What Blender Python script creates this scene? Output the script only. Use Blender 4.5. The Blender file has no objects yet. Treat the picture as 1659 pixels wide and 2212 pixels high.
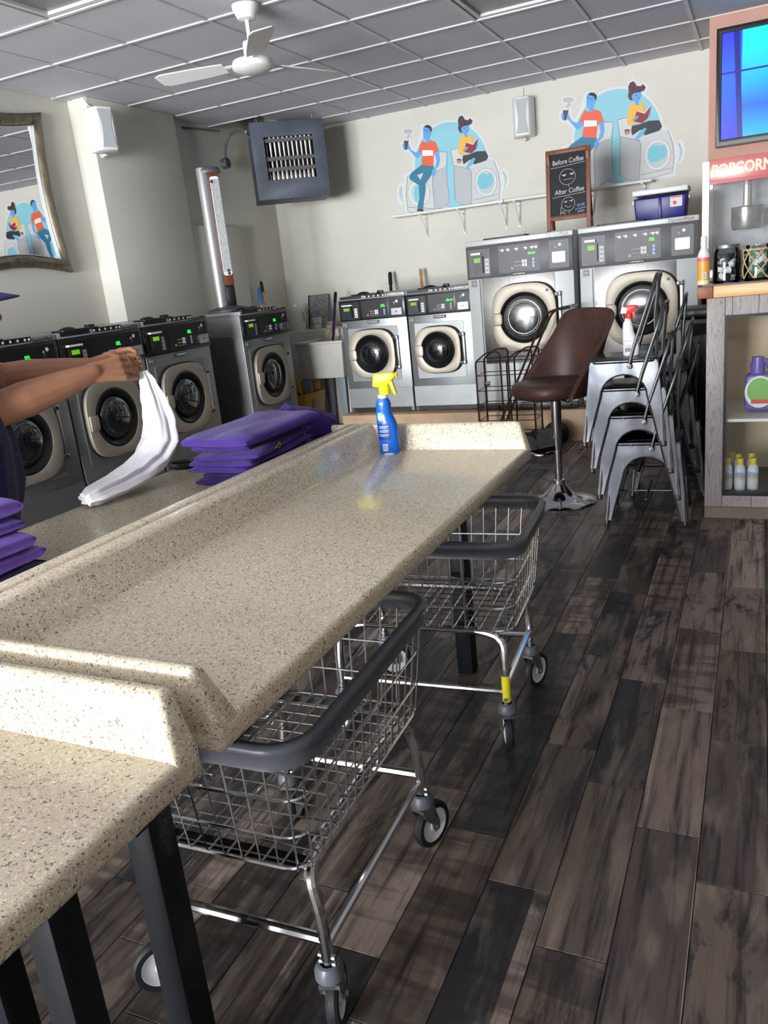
import bpy, bmesh, math, random
from mathutils import Vector, Matrix, noise
R = random.Random(7)
sc = bpy.context.scene
COL = sc.collection

# ------------------------------------------------------------------ camera
CAM = Vector((4.1465, -3.1513, 1.4317))
YAW, PIT, ROL, FPX = math.radians(26.056), math.radians(16.34), math.radians(-6.102), 1713.99
_f = Vector((-math.sin(YAW) * math.cos(PIT), math.cos(YAW) * math.cos(PIT), -math.sin(PIT)))
_r = Vector((math.cos(YAW), math.sin(YAW), 0)); _u = _r.cross(_f)
_r2 = _r * math.cos(ROL) + _u * math.sin(ROL); _u2 = _u * math.cos(ROL) - _r * math.sin(ROL)
cam = bpy.data.objects.new('camera', bpy.data.cameras.new('camera')); COL.objects.link(cam)
cam.matrix_world = Matrix(((_r2.x, _u2.x, -_f.x, CAM.x), (_r2.y, _u2.y, -_f.y, CAM.y), (_r2.z, _u2.z, -_f.z, CAM.z), (0, 0, 0, 1)))
cam.data.sensor_fit = 'HORIZONTAL'; cam.data.sensor_width = 36.0; cam.data.lens = FPX / 1659 * 36
cam.data.clip_start = 0.02
sc.camera = cam

# ------------------------------------------------------------------ world, daylight through the shop front, added ceiling fill, exposure
w = bpy.data.worlds.new('daylight'); sc.world = w; w.use_nodes = True
bg = w.node_tree.nodes['Background']; bg.inputs[0].default_value = (0.80, 0.89, 1.0, 1); bg.inputs[1].default_value = 1.0
def area(name, loc, sx, sy, power, color, rot):
    l = bpy.data.lights.new(name, 'AREA'); l.shape = 'RECTANGLE'; l.size = sx; l.size_y = sy; l.energy = power; l.color = color
    o = bpy.data.objects.new(name, l); COL.objects.link(o); o.location = loc; o.rotation_euler = rot
    return o
WIN = [(-0.5, 1.1), (1.25, 2.85)]          # shop-front window bays (x0, x1), z 0.35 .. 2.55, wall at y = -8.2
for i, (a, b) in enumerate(WIN):
    area('window_daylight', ((a + b) / 2, -8.16, 1.60), b - a - .1, 1.85, (450, 560)[i], (0.94, 0.97, 1.0), (math.radians(94), 0, 0))
    area('ceiling_fill', ((a + b) / 2, -8.15, .52), b - a - .1, .26, (150, 185)[i], (0.97, 0.97, 1.0), (math.radians(125), 0, 0))  # fill lamp added low in each window, tilted up to brighten the ceiling
sc.view_settings.view_transform = 'Standard'; sc.view_settings.look = 'None'
sc.view_settings.gamma = 1.0; sc.view_settings.use_curve_mapping = False
sc.view_settings.exposure = 0.14
try:
    sc.cycles.use_denoising = True
    sc.cycles.sample_clamp_indirect = 4.0
    sc.cycles.max_bounces = 7; sc.cycles.diffuse_bounces = 4; sc.cycles.glossy_bounces = 4; sc.cycles.transmission_bounces = 4; sc.cycles.transparent_max_bounces = 8
    sc.cycles.use_light_tree = False; sc.cycles.use_adaptive_sampling = True; sc.cycles.adaptive_threshold = .05; sc.cycles.adaptive_min_samples = 12
except Exception: pass

# ------------------------------------------------------------------ material helpers
def C(r, g, b):
    f = lambda v: (v / 255) / 12.92 if v / 255 <= .04045 else ((v / 255 + .055) / 1.055) ** 2.4
    return (f(r), f(g), f(b), 1)
MATS = {}
def mat(name, col, rough=.5, metal=0.0, spec=.5, emit=None, estr=0, trans=0, ior=1.45, coat=0, alpha=1):
    m = bpy.data.materials.new(name); m.use_nodes = True
    p = m.node_tree.nodes['Principled BSDF']
    p.inputs['Base Color'].default_value = col; p.inputs['Roughness'].default_value = rough; p.inputs['Metallic'].default_value = metal
    p.inputs['Specular IOR Level'].default_value = spec
    p.inputs['Transmission Weight'].default_value = trans; p.inputs['IOR'].default_value = ior
    p.inputs['Coat Weight'].default_value = coat; p.inputs['Alpha'].default_value = alpha
    if emit: p.inputs['Emission Color'].default_value = emit; p.inputs['Emission Strength'].default_value = estr
    MATS[name] = m
    return m
def N(m, t, **kw):
    n = m.node_tree.nodes.new(t)
    for k, v in kw.items():
        if k.startswith('i_'): n.inputs[k[2:].replace('_', ' ')].default_value = v
        else: setattr(n, k, v)
    return n
def L(m, a, ao, b, bi): m.node_tree.links.new(a.outputs[ao], b.inputs[bi])
def ramp(m, stops, interp='LINEAR'):
    n = m.node_tree.nodes.new('ShaderNodeValToRGB'); cr = n.color_ramp; cr.interpolation = interp
    while len(cr.elements) < len(stops): cr.elements.new(.5)
    for e, (p, c) in zip(cr.elements, stops): e.position = p; e.color = c
    return n
def P_(m): return m.node_tree.nodes['Principled BSDF']
def noisy(name, c1, c2, scale=8, detail=4, rough=.5, metal=0, spec=.5, bump=0, bscale=None, stretch=None, rr=None, lo=.35, hi=.65):
    m = mat(name, c1, rough, metal, spec); p = P_(m)
    tc = N(m, 'ShaderNodeTexCoord'); mp = N(m, 'ShaderNodeMapping'); L(m, tc, 'Object', mp, 'Vector')
    if stretch: mp.inputs['Scale'].default_value = stretch
    nz = N(m, 'ShaderNodeTexNoise'); nz.inputs['Scale'].default_value = scale; nz.inputs['Detail'].default_value = detail
    L(m, mp, 'Vector', nz, 'Vector')
    rp = ramp(m, [(lo, c1), (hi, c2)]); L(m, nz, 'Fac', rp, 'Fac'); L(m, rp, 'Color', p, 'Base Color')
    if rr:
        r2 = ramp(m, [(.3, (rr[0],) * 3 + (1,)), (.7, (rr[1],) * 3 + (1,))]); L(m, nz, 'Fac', r2, 'Fac'); L(m, r2, 'Color', p, 'Roughness')
    if bump:
        n2 = N(m, 'ShaderNodeTexNoise'); n2.inputs['Scale'].default_value = bscale or scale * 6; n2.inputs['Detail'].default_value = 1
        L(m, mp, 'Vector', n2, 'Vector')
        b = N(m, 'ShaderNodeBump'); b.inputs['Strength'].default_value = bump; b.inputs['Distance'].default_value = .002
        L(m, n2, 'Fac', b, 'Height'); L(m, b, 'Normal', p, 'Normal')
    return m
def thin_glass(name, tint=(1, 1, 1, 1), refl=.9, rough=.02, haze=0):
    m = bpy.data.materials.new(name); m.use_nodes = True; nt = m.node_tree; nt.nodes.remove(P_(m)); MATS[name] = m
    out = nt.nodes['Material Output']
    tr = N(m, 'ShaderNodeBsdfTransparent'); tr.inputs[0].default_value = tint
    gl = N(m, 'ShaderNodeBsdfGlossy'); gl.inputs[0].default_value = (refl, refl, refl, 1); gl.inputs['Roughness'].default_value = rough
    fr = N(m, 'ShaderNodeFresnel'); fr.inputs[0].default_value = 1.5
    mx = N(m, 'ShaderNodeMixShader'); L(m, fr, 0, mx, 0); L(m, tr, 0, mx, 1); L(m, gl, 0, mx, 2)
    if haze:
        df = N(m, 'ShaderNodeBsdfDiffuse'); df.inputs[0].default_value = (.8, .82, .84, 1)
        nz = N(m, 'ShaderNodeTexNoise'); nz.inputs['Scale'].default_value = 6; nz.inputs['Detail'].default_value = 6
        mm = N(m, 'ShaderNodeMath', operation='MULTIPLY'); mm.inputs[1].default_value = haze; L(m, nz, 'Fac', mm, 0)
        m2 = N(m, 'ShaderNodeMixShader'); L(m, mm, 0, m2, 0); L(m, mx, 0, m2, 1); L(m, df, 0, m2, 2); mx = m2
    nt.links.new(mx.outputs[0], out.inputs[0])
    return m

# ------------------------------------------------------------------ mesh helpers
class MB:
    def __init__(s): s.v = []; s.f = []
    def add(s, vs, fs):
        o = len(s.v); s.v += [tuple(q) for q in vs]; s.f += [tuple(i + o for i in f) for f in fs]; return s
    def box(s, x0, x1, y0, y1, z0, z1, M=None):
        vs = [Vector(q) for q in ((x0, y0, z0), (x1, y0, z0), (x1, y1, z0), (x0, y1, z0), (x0, y0, z1), (x1, y0, z1), (x1, y1, z1), (x0, y1, z1))]
        if M: vs = [M @ q for q in vs]
        return s.add(vs, [(3, 2, 1, 0), (4, 5, 6, 7), (0, 1, 5, 4), (1, 2, 6, 5), (2, 3, 7, 6), (3, 0, 4, 7)])
    def prism(s, poly, axis, a, b):
        """poly: 2D points; axis 'x','y','z' = extrusion axis"""
        def pt(p, t): return {'x': (t, p[0], p[1]), 'y': (p[0], t, p[1]), 'z': (p[0], p[1], t)}[axis]
        n = len(poly); vs = [pt(p, a) for p in poly] + [pt(p, b) for p in poly]
        return s.add(vs, [tuple(range(n - 1, -1, -1)), tuple(range(n, 2 * n))] + [(i, (i + 1) % n, n + (i + 1) % n, n + i) for i in range(n)])
    def ring(s, outer, inner, axis, a, b):
        """plate with a hole: two outlines with the same number of points"""
        def pt(p, t): return {'x': (t, p[0], p[1]), 'y': (p[0], t, p[1]), 'z': (p[0], p[1], t)}[axis]
        n = len(outer)
        vs = [pt(p, a) for p in outer] + [pt(p, a) for p in inner] + [pt(p, b) for p in outer] + [pt(p, b) for p in inner]
        fs = []
        for i in range(n):
            j = (i + 1) % n
            fs += [(i, j, n + j, n + i), (2 * n + i, 3 * n + i, 3 * n + j, 2 * n + j), (i, 2 * n + i, 2 * n + j, j), (n + i, n + j, 3 * n + j, 3 * n + i)]
        return s.add(vs, fs)
    def tube(s, pts, r, seg=8, closed=False, caps=True):
        pts = [Vector(p) for p in pts]; n = len(pts)
        rs = r if isinstance(r, (list, tuple)) else [r] * n
        tan = []
        for i in range(n):
            if closed: t = pts[(i + 1) % n] - pts[i - 1]
            elif i == 0: t = pts[1] - pts[0]
            elif i == n - 1: t = pts[-1] - pts[-2]
            else: t = (pts[i + 1] - pts[i]).normalized() + (pts[i] - pts[i - 1]).normalized()
            tan.append(t.normalized())
        up = Vector((0, 0, 1)) if abs(tan[0].z) < .9 else Vector((1, 0, 0))
        nx = tan[0].cross(up).normalized(); vs = []
        for i in range(n):
            nx = (nx - tan[i] * nx.dot(tan[i])).normalized(); ny = tan[i].cross(nx)
            for k in range(seg):
                a = 2 * math.pi * k / seg; vs.append(pts[i] + (nx * math.cos(a) + ny * math.sin(a)) * rs[i])
        fs = []
        for i in range(n if closed else n - 1):
            j = (i + 1) % n
            for k in range(seg): k2 = (k + 1) % seg; fs.append((i * seg + k, i * seg + k2, j * seg + k2, j * seg + k))
        if caps and not closed: fs += [tuple(range(seg - 1, -1, -1)), tuple((n - 1) * seg + k for k in range(seg))]
        return s.add(vs, fs)
    def lathe(s, prof, seg=24, c=(0, 0, 0), axis='z', sx=1, sy=1, caps=True):
        vs = []; fs = []; c = Vector(c); n = len(prof)
        for (r, h) in prof:
            for k in range(seg):
                a = 2 * math.pi * k / seg; x, y = r * math.cos(a) * sx, r * math.sin(a) * sy
                vs.append(c + {'z': Vector((x, y, h)), 'y': Vector((x, h, y)), 'x': Vector((h, x, y))}[axis])
        for i in range(n - 1):
            for k in range(seg): k2 = (k + 1) % seg; fs.append((i * seg + k, i * seg + k2, (i + 1) * seg + k2, (i + 1) * seg + k))
        if caps and prof[0][0] > 1e-6: fs.append(tuple(range(seg - 1, -1, -1)))
        if caps and prof[-1][0] > 1e-6: fs.append(tuple((n - 1) * seg + k for k in range(seg)))
        return s.add(vs, fs)
    def sheet(s, fn, nu, nv, closed_u=False):
        vs = [fn(i / (nu if closed_u else nu - 1), j / (nv - 1)) for j in range(nv) for i in range(nu)]; fs = []
        for j in range(nv - 1):
            for i in range(nu if closed_u else nu - 1):
                i2 = (i + 1) % nu; fs.append((j * nu + i, j * nu + i2, (j + 1) * nu + i2, (j + 1) * nu + i))
        return s.add(vs, fs)
    def ell(s, c, rx, ry, rz, seg=16, rings=9):
        c = Vector(c); vs = []; fs = []
        for j in range(rings + 1):
            t = math.pi * j / rings
            for k in range(seg):
                a = 2 * math.pi * k / seg; vs.append(c + Vector((rx * math.sin(t) * math.cos(a), ry * math.sin(t) * math.sin(a), -rz * math.cos(t))))
        for j in range(rings):
            for k in range(seg): k2 = (k + 1) % seg; fs.append((j * seg + k, j * seg + k2, (j + 1) * seg + k2, (j + 1) * seg + k))
        return s.add(vs, fs)
    def xf(s, M): s.v = [tuple(M @ Vector(q)) for q in s.v]; return s
    def mesh(s, name, bevel=0, bseg=2, smooth=35, weld=True, recalc=True):
        me = bpy.data.meshes.new(name); bm = bmesh.new()
        vv = [bm.verts.new(q) for q in s.v]; 
        for f in s.f:
            try: bm.faces.new([vv[i] for i in f])
            except ValueError: pass
        if weld: bmesh.ops.remove_doubles(bm, verts=bm.verts, dist=1e-6)
        if recalc: bmesh.ops.recalc_face_normals(bm, faces=bm.faces)
        if bevel:
            es = [e for e in bm.edges if len(e.link_faces) == 2 and e.calc_face_angle(0) > math.radians(40)]
            bmesh.ops.bevel(bm, geom=es, offset=bevel, segments=bseg, profile=.5, affect='EDGES', clamp_overlap=True)
        bm.to_mesh(me); bm.free()
        if smooth:
            me.polygons.foreach_set('use_smooth', [True] * len(me.polygons)); me.set_sharp_from_angle(angle=math.radians(smooth))
        return me
    def obj(s, name, m, parent=None, bevel=0, bseg=2, smooth=35, **kw):
        return link(name, s.mesh(name, bevel, bseg, smooth, **kw), m, parent)
def link(name, me, m, parent=None, loc=None, rz=None):
    if m is not None and not me.materials: me.materials.append(MATS[m] if isinstance(m, str) else m)
    o = bpy.data.objects.new(name, me); COL.objects.link(o)
    if parent: o.parent = parent
    if loc is not None: o.location = loc
    if rz is not None: o.rotation_euler = (0, 0, rz)
    return o
def tag(o, label, cat, group=None, kind=None):
    if label: o['label'] = label
    if cat: o['category'] = cat
    if group: o['group'] = group
    if kind: o['kind'] = kind
    return o
def thing(name, label, cat, loc=(0, 0, 0), rz=0, group=None):
    o = bpy.data.objects.new(name, None); COL.objects.link(o); o.empty_display_size = .1
    o.location = loc; o.rotation_euler = (0, 0, rz)
    return tag(o, label, cat, group)
def struct(name, mb, m, parent=None, label=None, **kw):
    o = mb.obj(name, m, parent, **kw)
    if not parent: o['kind'] = 'structure'
    if label: o['label'] = label
    return o
def copy_tree(o, parent=None):
    c = o.copy(); COL.objects.link(c); c.parent = parent
    for ch in [x for x in bpy.data.objects if x.parent == o]: copy_tree(ch, c)
    return c
def rrect(cx, cy, w, h, r, seg=6):
    """rounded rectangle outline, counter-clockwise"""
    pts = []
    for (sx, sy, a0) in ((1, 1, 0), (-1, 1, 90), (-1, -1, 180), (1, -1, 270)):
        for k in range(seg + 1):
            a = math.radians(a0 + 90 * k / seg); pts.append((cx + sx * (w / 2 - r) + r * math.cos(a), cy + sy * (h / 2 - r) + r * math.sin(a)))
    return pts
def circ(cx, cy, r, n=28, ry=None): return [(cx + r * math.cos(2 * math.pi * k / n), cy + (ry or r) * math.sin(2 * math.pi * k / n)) for k in range(n)]
def fillet(pts, r, seg=5, closed=False):
    """round the corners of a 3D polyline"""
    pts = [Vector(p) for p in pts]; out = []; n = len(pts)
    for i in range(n):
        if not closed and i in (0, n - 1): out.append(pts[i]); continue
        a, b, c = pts[i - 1], pts[i], pts[(i + 1) % n]
        d1 = (a - b); d2 = (c - b); rr = min(r, d1.length * .49, d2.length * .49)
        p1 = b + d1.normalized() * rr; p2 = b + d2.normalized() * rr
        for k in range(seg + 1):
            t = k / seg; out.append(p1 * (1 - t) ** 2 + b * 2 * t * (1 - t) + p2 * t * t)
    return out
def text_mesh(txt, size, extrude=.0005, font_scale_x=1.0, align='CENTER', bold=0.0, shear=0):
    cu = bpy.data.curves.new('lettering', 'FONT'); cu.body = txt; cu.size = size; cu.extrude = extrude; cu.align_x = align; cu.align_y = 'CENTER'
    cu.offset = bold; cu.shear = shear; cu.resolution_u = 3
    o = bpy.data.objects.new('lettering', cu); COL.objects.link(o)
    me = bpy.data.meshes.new_from_object(o); bpy.data.objects.remove(o); bpy.data.curves.remove(cu)
    if font_scale_x != 1:
        for v in me.vertices: v.co.x *= font_scale_x
    return me
def lettering(txt, size, m, parent, x, y, z, rz=0, sx=1.0, bold=0.0, face='-y', name='lettering', shear=0, roll=0, extrude=.0005):
    """flat lettering on a surface facing local -y"""
    me = text_mesh(txt, size, extrude, sx, bold=bold, shear=shear)
    for v in me.vertices:
        a, b, c = v.co
        if roll: a, b = a * math.cos(roll) - b * math.sin(roll), a * math.sin(roll) + b * math.cos(roll)
        v.co = (x + a, y - c, z + b)
    return link(name, me, m, parent)
# ------------------------------------------------------------------ materials
noisy('wall_paint', C(208, 206, 196), C(211, 209, 199), 3, 3, .62, bump=.05, bscale=120)
noisy('pink_paint', C(184, 138, 123), C(192, 147, 132), 3, 3, .6)
noisy('grey_paint', C(84, 80, 76), C(90, 86, 82), 3, 3, .6)
m = noisy('ceiling_tile', C(200, 199, 207), C(210, 209, 217), 60, 5, .9, bump=.25, bscale=260)
mat('tee_white', C(205, 206, 206), .45)
mat('dark_void', C(25, 25, 27), .9)
noisy('diffuser', C(118, 122, 122), C(126, 130, 130), 30, 2, .35)
noisy('curb', C(178, 150, 122), C(160, 134, 110), 5, 5, .7, bump=.3, bscale=60)
mat('grout', C(38, 35, 34), .9)
mat('white_paint', C(228, 229, 227), .4)
mat('white_plastic', C(224, 225, 225), .35)
mat('grey_grille', C(176, 180, 182), .55)
mat('black_plastic', C(16, 17, 19), .38)
mat('black_matte', C(14, 14, 15), .7)
mat('black_steel', C(14, 17, 23), .45, spec=.4)
mat('chrome', (.72, .73, .75, 1), .12, 1)
mat('chrome_wire', (.62, .63, .66, 1), .2, 1)
noisy('galvanised', C(120, 125, 128), C(158, 162, 164), 40, 3, .38, .9)
noisy('brushed', C(176, 178, 180), C(196, 198, 200), 12, 3, .24, 1, stretch=(1, 1, 20))
noisy('stainless', C(190, 190, 190), C(206, 206, 205), 8, 3, .22, 1, stretch=(18, 18, 1))
mat('rubber', C(24, 25, 28), .6)
mat('wheel_hub', C(196, 199, 202), .5)
mat('bumper', C(88, 91, 98), .36)
mat('mirror_glass', (.92, .93, .93, 1), .015, 1)
thin_glass('clear_glass')
thin_glass('hazy_glass', haze=.1)
# solid-surface tabletop: cream with fine brown and pale chips
def speckle(name, base, dk, lt, sc=390):
    m = mat(name, base, .2, spec=.5, coat=.25); p = P_(m); p.inputs['Coat Roughness'].default_value = .06
    tc = N(m, 'ShaderNodeTexCoord'); v = N(m, 'ShaderNodeTexVoronoi'); v.inputs['Scale'].default_value = sc
    nz = N(m, 'ShaderNodeTexNoise'); nz.inputs['Scale'].default_value = 180; nz.inputs['Detail'].default_value = 2
    mv = N(m, 'ShaderNodeMix', data_type='VECTOR'); mv.inputs[0].default_value = .012; L(m, tc, 'Object', nz, 'Vector')
    L(m, tc, 'Object', mv, 4); L(m, nz, 'Color', mv, 5); L(m, mv, 1, v, 'Vector')
    sep = N(m, 'ShaderNodeSeparateColor'); L(m, v, 'Color', sep, 0)
    mid = tuple((a + b) / 2 for a, b in zip(base, dk))
    rp = ramp(m, [(0, dk), (.055, mid), (.12, base), (.80, lt), (.92, (.80, .77, .70, 1))], 'CONSTANT'); L(m, sep, 0, rp, 'Fac')
    L(m, rp, 'Color', p, 'Base Color')
speckle('speckle', C(202, 191, 165), C(104, 92, 76), C(212, 203, 182))
# wood-look plank tiles
def plank_mat():
    m = mat('plank', C(70, 62, 58), .42, spec=.4); p = P_(m)
    oi = N(m, 'ShaderNodeObjectInfo'); ge = N(m, 'ShaderNodeNewGeometry'); tc = N(m, 'ShaderNodeTexCoord')
    ad = N(m, 'ShaderNodeMath', operation='ADD'); L(m, oi, 'Random', ad, 0); L(m, ge, 'Random Per Island', ad, 1)
    fr = N(m, 'ShaderNodeMath', operation='FRACT'); L(m, ad, 0, fr, 0)
    def rnd(k):
        a = N(m, 'ShaderNodeMath', operation='MULTIPLY'); a.inputs[1].default_value = k; L(m, fr, 0, a, 0)
        b = N(m, 'ShaderNodeMath', operation='FRACT'); L(m, a, 0, b, 0); return b
    r1, r2, r3, r4 = rnd(7.13), rnd(31.7), rnd(113.3), rnd(211.9)
    off = N(m, 'ShaderNodeCombineXYZ')
    for i, r in enumerate((r2, r3, r4)):
        k = N(m, 'ShaderNodeMath', operation='MULTIPLY'); k.inputs[1].default_value = 40; L(m, r, 0, k, 0); L(m, k, 0, off, i)
    va = N(m, 'ShaderNodeVectorMath', operation='ADD'); L(m, tc, 'Object', va, 0); L(m, off, 0, va, 1)
    def nz(scale, stretch, detail=5, dist=0, rough=.6):
        mp = N(m, 'ShaderNodeMapping'); mp.inputs['Scale'].default_value = stretch; L(m, va, 0, mp, 'Vector')
        n = N(m, 'ShaderNodeTexNoise'); n.inputs['Scale'].default_value = scale; n.inputs['Detail'].default_value = detail
        n.inputs['Distortion'].default_value = dist; n.inputs['Roughness'].default_value = rough; L(m, mp, 'Vector', n, 'Vector'); return n
    # two printed boards per tile: shift the tone across a line along the tile
    sx = N(m, 'ShaderNodeSeparateXYZ'); L(m, tc, 'Object', sx, 0)
    th = N(m, 'ShaderNodeMath', operation='MULTIPLY_ADD'); th.inputs[1].default_value = .2; th.inputs[2].default_value = -.1; L(m, r3, 0, th, 0)
    gt = N(m, 'ShaderNodeMath', operation='GREATER_THAN'); L(m, sx, 0, gt, 0); L(m, th, 0, gt, 1)
    sh = N(m, 'ShaderNodeMath', operation='MULTIPLY'); sh.inputs[1].default_value = .37; L(m, gt, 0, sh, 0)
    t = N(m, 'ShaderNodeMath', operation='ADD'); L(m, r1, 0, t, 0); L(m, sh, 0, t, 1)
    tf = N(m, 'ShaderNodeMath', operation='FRACT'); L(m, t, 0, tf, 0)
    pal = ramp(m, [(0, C(79, 70, 65)), (.15, C(121, 107, 100)), (.29, C(58, 56, 57)), (.42, C(147, 131, 121)), (.56, C(95, 83, 74)), (.7, C(49, 49, 52)), (.8, C(114, 100, 92)), (.92, C(86, 77, 71))], 'CONSTANT')
    L(m, tf, 0, pal, 'Fac')
    def mix(a, ao, col, fac, blend='MIX'):
        x = N(m, 'ShaderNodeMix', data_type='RGBA', blend_type=blend); L(m, a, ao, x, 6)
        x.inputs[7].default_value = col; m.node_tree.links.new(fac, x.inputs[0]); return x
    g = nz(42, (1, .05, 1), 4, .25); rg = ramp(m, [(.47, (0, 0, 0, 1)), (.64, (.85, .85, .85, 1))]); L(m, g, 'Fac', rg, 'Fac')
    c1 = mix(pal, 'Color', C(36, 32, 31), rg.outputs[0])
    b = nz(7, (1, .4, 1), 6, .7, .72); rb = ramp(m, [(.5, (0, 0, 0, 1)), (.6, (.92, .92, .92, 1))]); L(m, b, 'Fac', rb, 'Fac')
    r2b = N(m, 'ShaderNodeMath', operation='MULTIPLY', use_clamp=True); r2b.inputs[1].default_value = 1.5; L(m, r2, 0, r2b, 0)
    bm_ = N(m, 'ShaderNodeMath', operation='MULTIPLY'); L(m, rb, 0, bm_, 0); L(m, r2b, 0, bm_, 1)
    c2 = mix(c1, 2, C(34, 34, 37), bm_.outputs[0])
    lt = nz(14, (1, .2, 1), 3, .2); rl = ramp(m, [(.52, (0, 0, 0, 1)), (.72, (.6, .6, .6, 1))]); L(m, lt, 'Fac', rl, 'Fac')
    c3 = mix(c2, 2, C(138, 124, 112), rl.outputs[0])
    # saw bands across a third of the boards
    sw = nz(16, (.18, 1, 1), 2, .5); rs = ramp(m, [(.45, (0, 0, 0, 1)), (.6, (.6, .6, .6, 1))]); L(m, sw, 'Fac', rs, 'Fac')
    gs = N(m, 'ShaderNodeMath', operation='GREATER_THAN'); gs.inputs[1].default_value = .68; L(m, r4, 0, gs, 0)
    ms = N(m, 'ShaderNodeMath', operation='MULTIPLY'); L(m, rs, 0, ms, 0); L(m, gs, 0, ms, 1)
    c4 = mix(c3, 2, C(40, 36, 34), ms.outputs[0])
    L(m, c4, 2, p, 'Base Color')
    rr = ramp(m, [(.3, (.34, .34, .34, 1)), (.7, (.52, .52, .52, 1))]); L(m, b, 'Fac', rr, 'Fac'); L(m, rr, 0, p, 'Roughness')
    bp = N(m, 'ShaderNodeBump'); bp.inputs['Strength'].default_value = .25; bp.inputs['Distance'].default_value = .001; L(m, g, 'Fac', bp, 'Height'); L(m, bp, 0, p, 'Normal')
plank_mat()

# ------------------------------------------------------------------ room shell
X0, X1, Y0, Y1, H = -.65, 6.4, -8.2, 4.68, 2.95
floor = struct('floor', MB().box(X0 - .2, X1 + .2, Y0 - .2, Y1 + .2, -.12, -.004), 'grout', label='dark wood-look plank tile floor')
PW, PL, GAP = .1555, .6115, .0022
pmesh = MB().box(-PW / 2 + GAP / 2, PW / 2 - GAP / 2, -PL / 2 + GAP / 2, PL / 2 - GAP / 2, -.004, 0).mesh('plank', bevel=.0007, bseg=1)
pmesh.materials.append(MATS['plank'])
cand = []
for i in range(-27, 20):
    cx = 3.660 + PW * i
    off = -1.64 - .156 * i
    for k in range(-40, 30):
        cy = off % PL + PL * k + PL / 2
        if cx - PW / 2 < X0 - .05 or cx + PW / 2 > X1 + .05 or cy - PL / 2 < Y0 - .3 or cy + PL / 2 > Y1 + .3: continue
        d = Vector((cx, cy, 0)) - CAM; zf = d.dot(_f)
        vis = False
        for (ax, ay) in ((0, 0), (0, -.3), (0, .3)):
            d = Vector((cx, cy + ay, 0)) - CAM; zf = d.dot(_f)
            if zf > .2:
                px = 829.5 + FPX * d.dot(_r2) / zf; py = 1106 - FPX * d.dot(_u2) / zf
                if -60 < px < 1720 and 880 < py < 2300: vis = True
        hidden = cx < 2.75 or cy > 3.3 or (cx > 3.95 and cy > 1.35)
        cand.append((0 if (vis and not hidden) else 1, (Vector((cx, cy, 0)) - CAM).length, cx, cy))
cand.sort(); rest = MB()
for n, (h_, d_, cx, cy) in enumerate(cand):
    if h_ == 0 and n < 300: link('plank', pmesh, None, floor, (cx, cy, 0))
    else: rest.box(cx - PW / 2 + GAP / 2, cx + PW / 2 - GAP / 2, cy - PL / 2 + GAP / 2, cy + PL / 2 - GAP / 2, -.004, 0)
o = rest.obj('plank_field', 'plank', floor, smooth=0); o['kind'] = 'stuff'

# ceiling: plenum slab, tee grid, lay-in tiles
ceiling = struct('ceiling', MB().box(X0 - .2, X1 + .2, Y0 - .2, Y1 + .2, 3.3, 3.42), 'dark_void', label='suspended ceiling of grey lay-in tiles on a white tee grid')
T = .61
xs = [X0] + [k * T for k in range(-1, 11)] + [X1]; ys = [Y0] + [k * T for k in range(-13, 8)] + [Y1]
troff = {(1, 0), (1, -1), (4, 3), (4, 2)}
cache = {}
for i in range(len(xs) - 1):
    for j in range(len(ys) - 1):
        ci = round(xs[i] / T) if i else -2; rj = round(ys[j] / T) if j else -14
        if (ci, rj) in troff: continue
        if ci == -1 and rj == 6: continue                 # lifted-out tile beside the unit heater
        w_, l_ = round(xs[i + 1] - xs[i], 4), round(ys[j + 1] - ys[j], 4)
        if w_ < .03 or l_ < .03: continue
        if (w_, l_) not in cache:
            me = MB().box(-w_ / 2 + .004, w_ / 2 - .004, -l_ / 2 + .004, l_ / 2 - .004, 0, .015).mesh('ceiling_tile', smooth=0)
            me.materials.append(MATS['ceiling_tile']); cache[(w_, l_)] = me
        link('ceiling_tile', cache[(w_, l_)], None, ceiling, ((xs[i] + xs[i + 1]) / 2, (ys[j] + ys[j + 1]) / 2, 2.956 + R.uniform(0, .002)))
for x in xs[1:-1]: MB().box(x - .012, x + .012, Y0, Y1, 2.949, 2.956).box(x - .001, x + .001, Y0, Y1, 2.956, 2.99).obj('tee_bar', 'tee_white', ceiling, smooth=0)
for y in ys[1:-1]: MB().box(X0, X1, y - .012, y + .012, 2.947, 2.955).box(X0, X1, y - .001, y + .001, 2.955, 2.98).obj('tee_bar', 'tee_white', ceiling, smooth=0)
for (c_, r_) in [(1, -1), (4, 2)]:
    t = thing('ceiling_light', 'x', 'ceiling light', ((c_ + .5) * T, (r_ + 1) * T, 2.957), group='unlit recessed ceiling lights')
    a, b = T / 2 - .016, T - .016
    MB().ring([(-a, -b), (a, -b), (a, b), (-a, b)], [(-a + .03, -b + .03), (a - .03, -b + .03), (a - .03, b - .03), (-a + .03, b - .03)], 'z', 0, .02).obj('frame', 'tee_white', t, smooth=0)
    MB().box(-a + .03, a - .03, -b + .03, b - .03, .016, .03).obj('diffuser', 'diffuser', t, smooth=0)
    t['label'] = {(1, -1): 'unlit grey recessed ceiling light at the photo\'s top left', (4, 2): 'unlit grey recessed ceiling light nearest the wall speaker'}[(c_, r_)]

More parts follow.
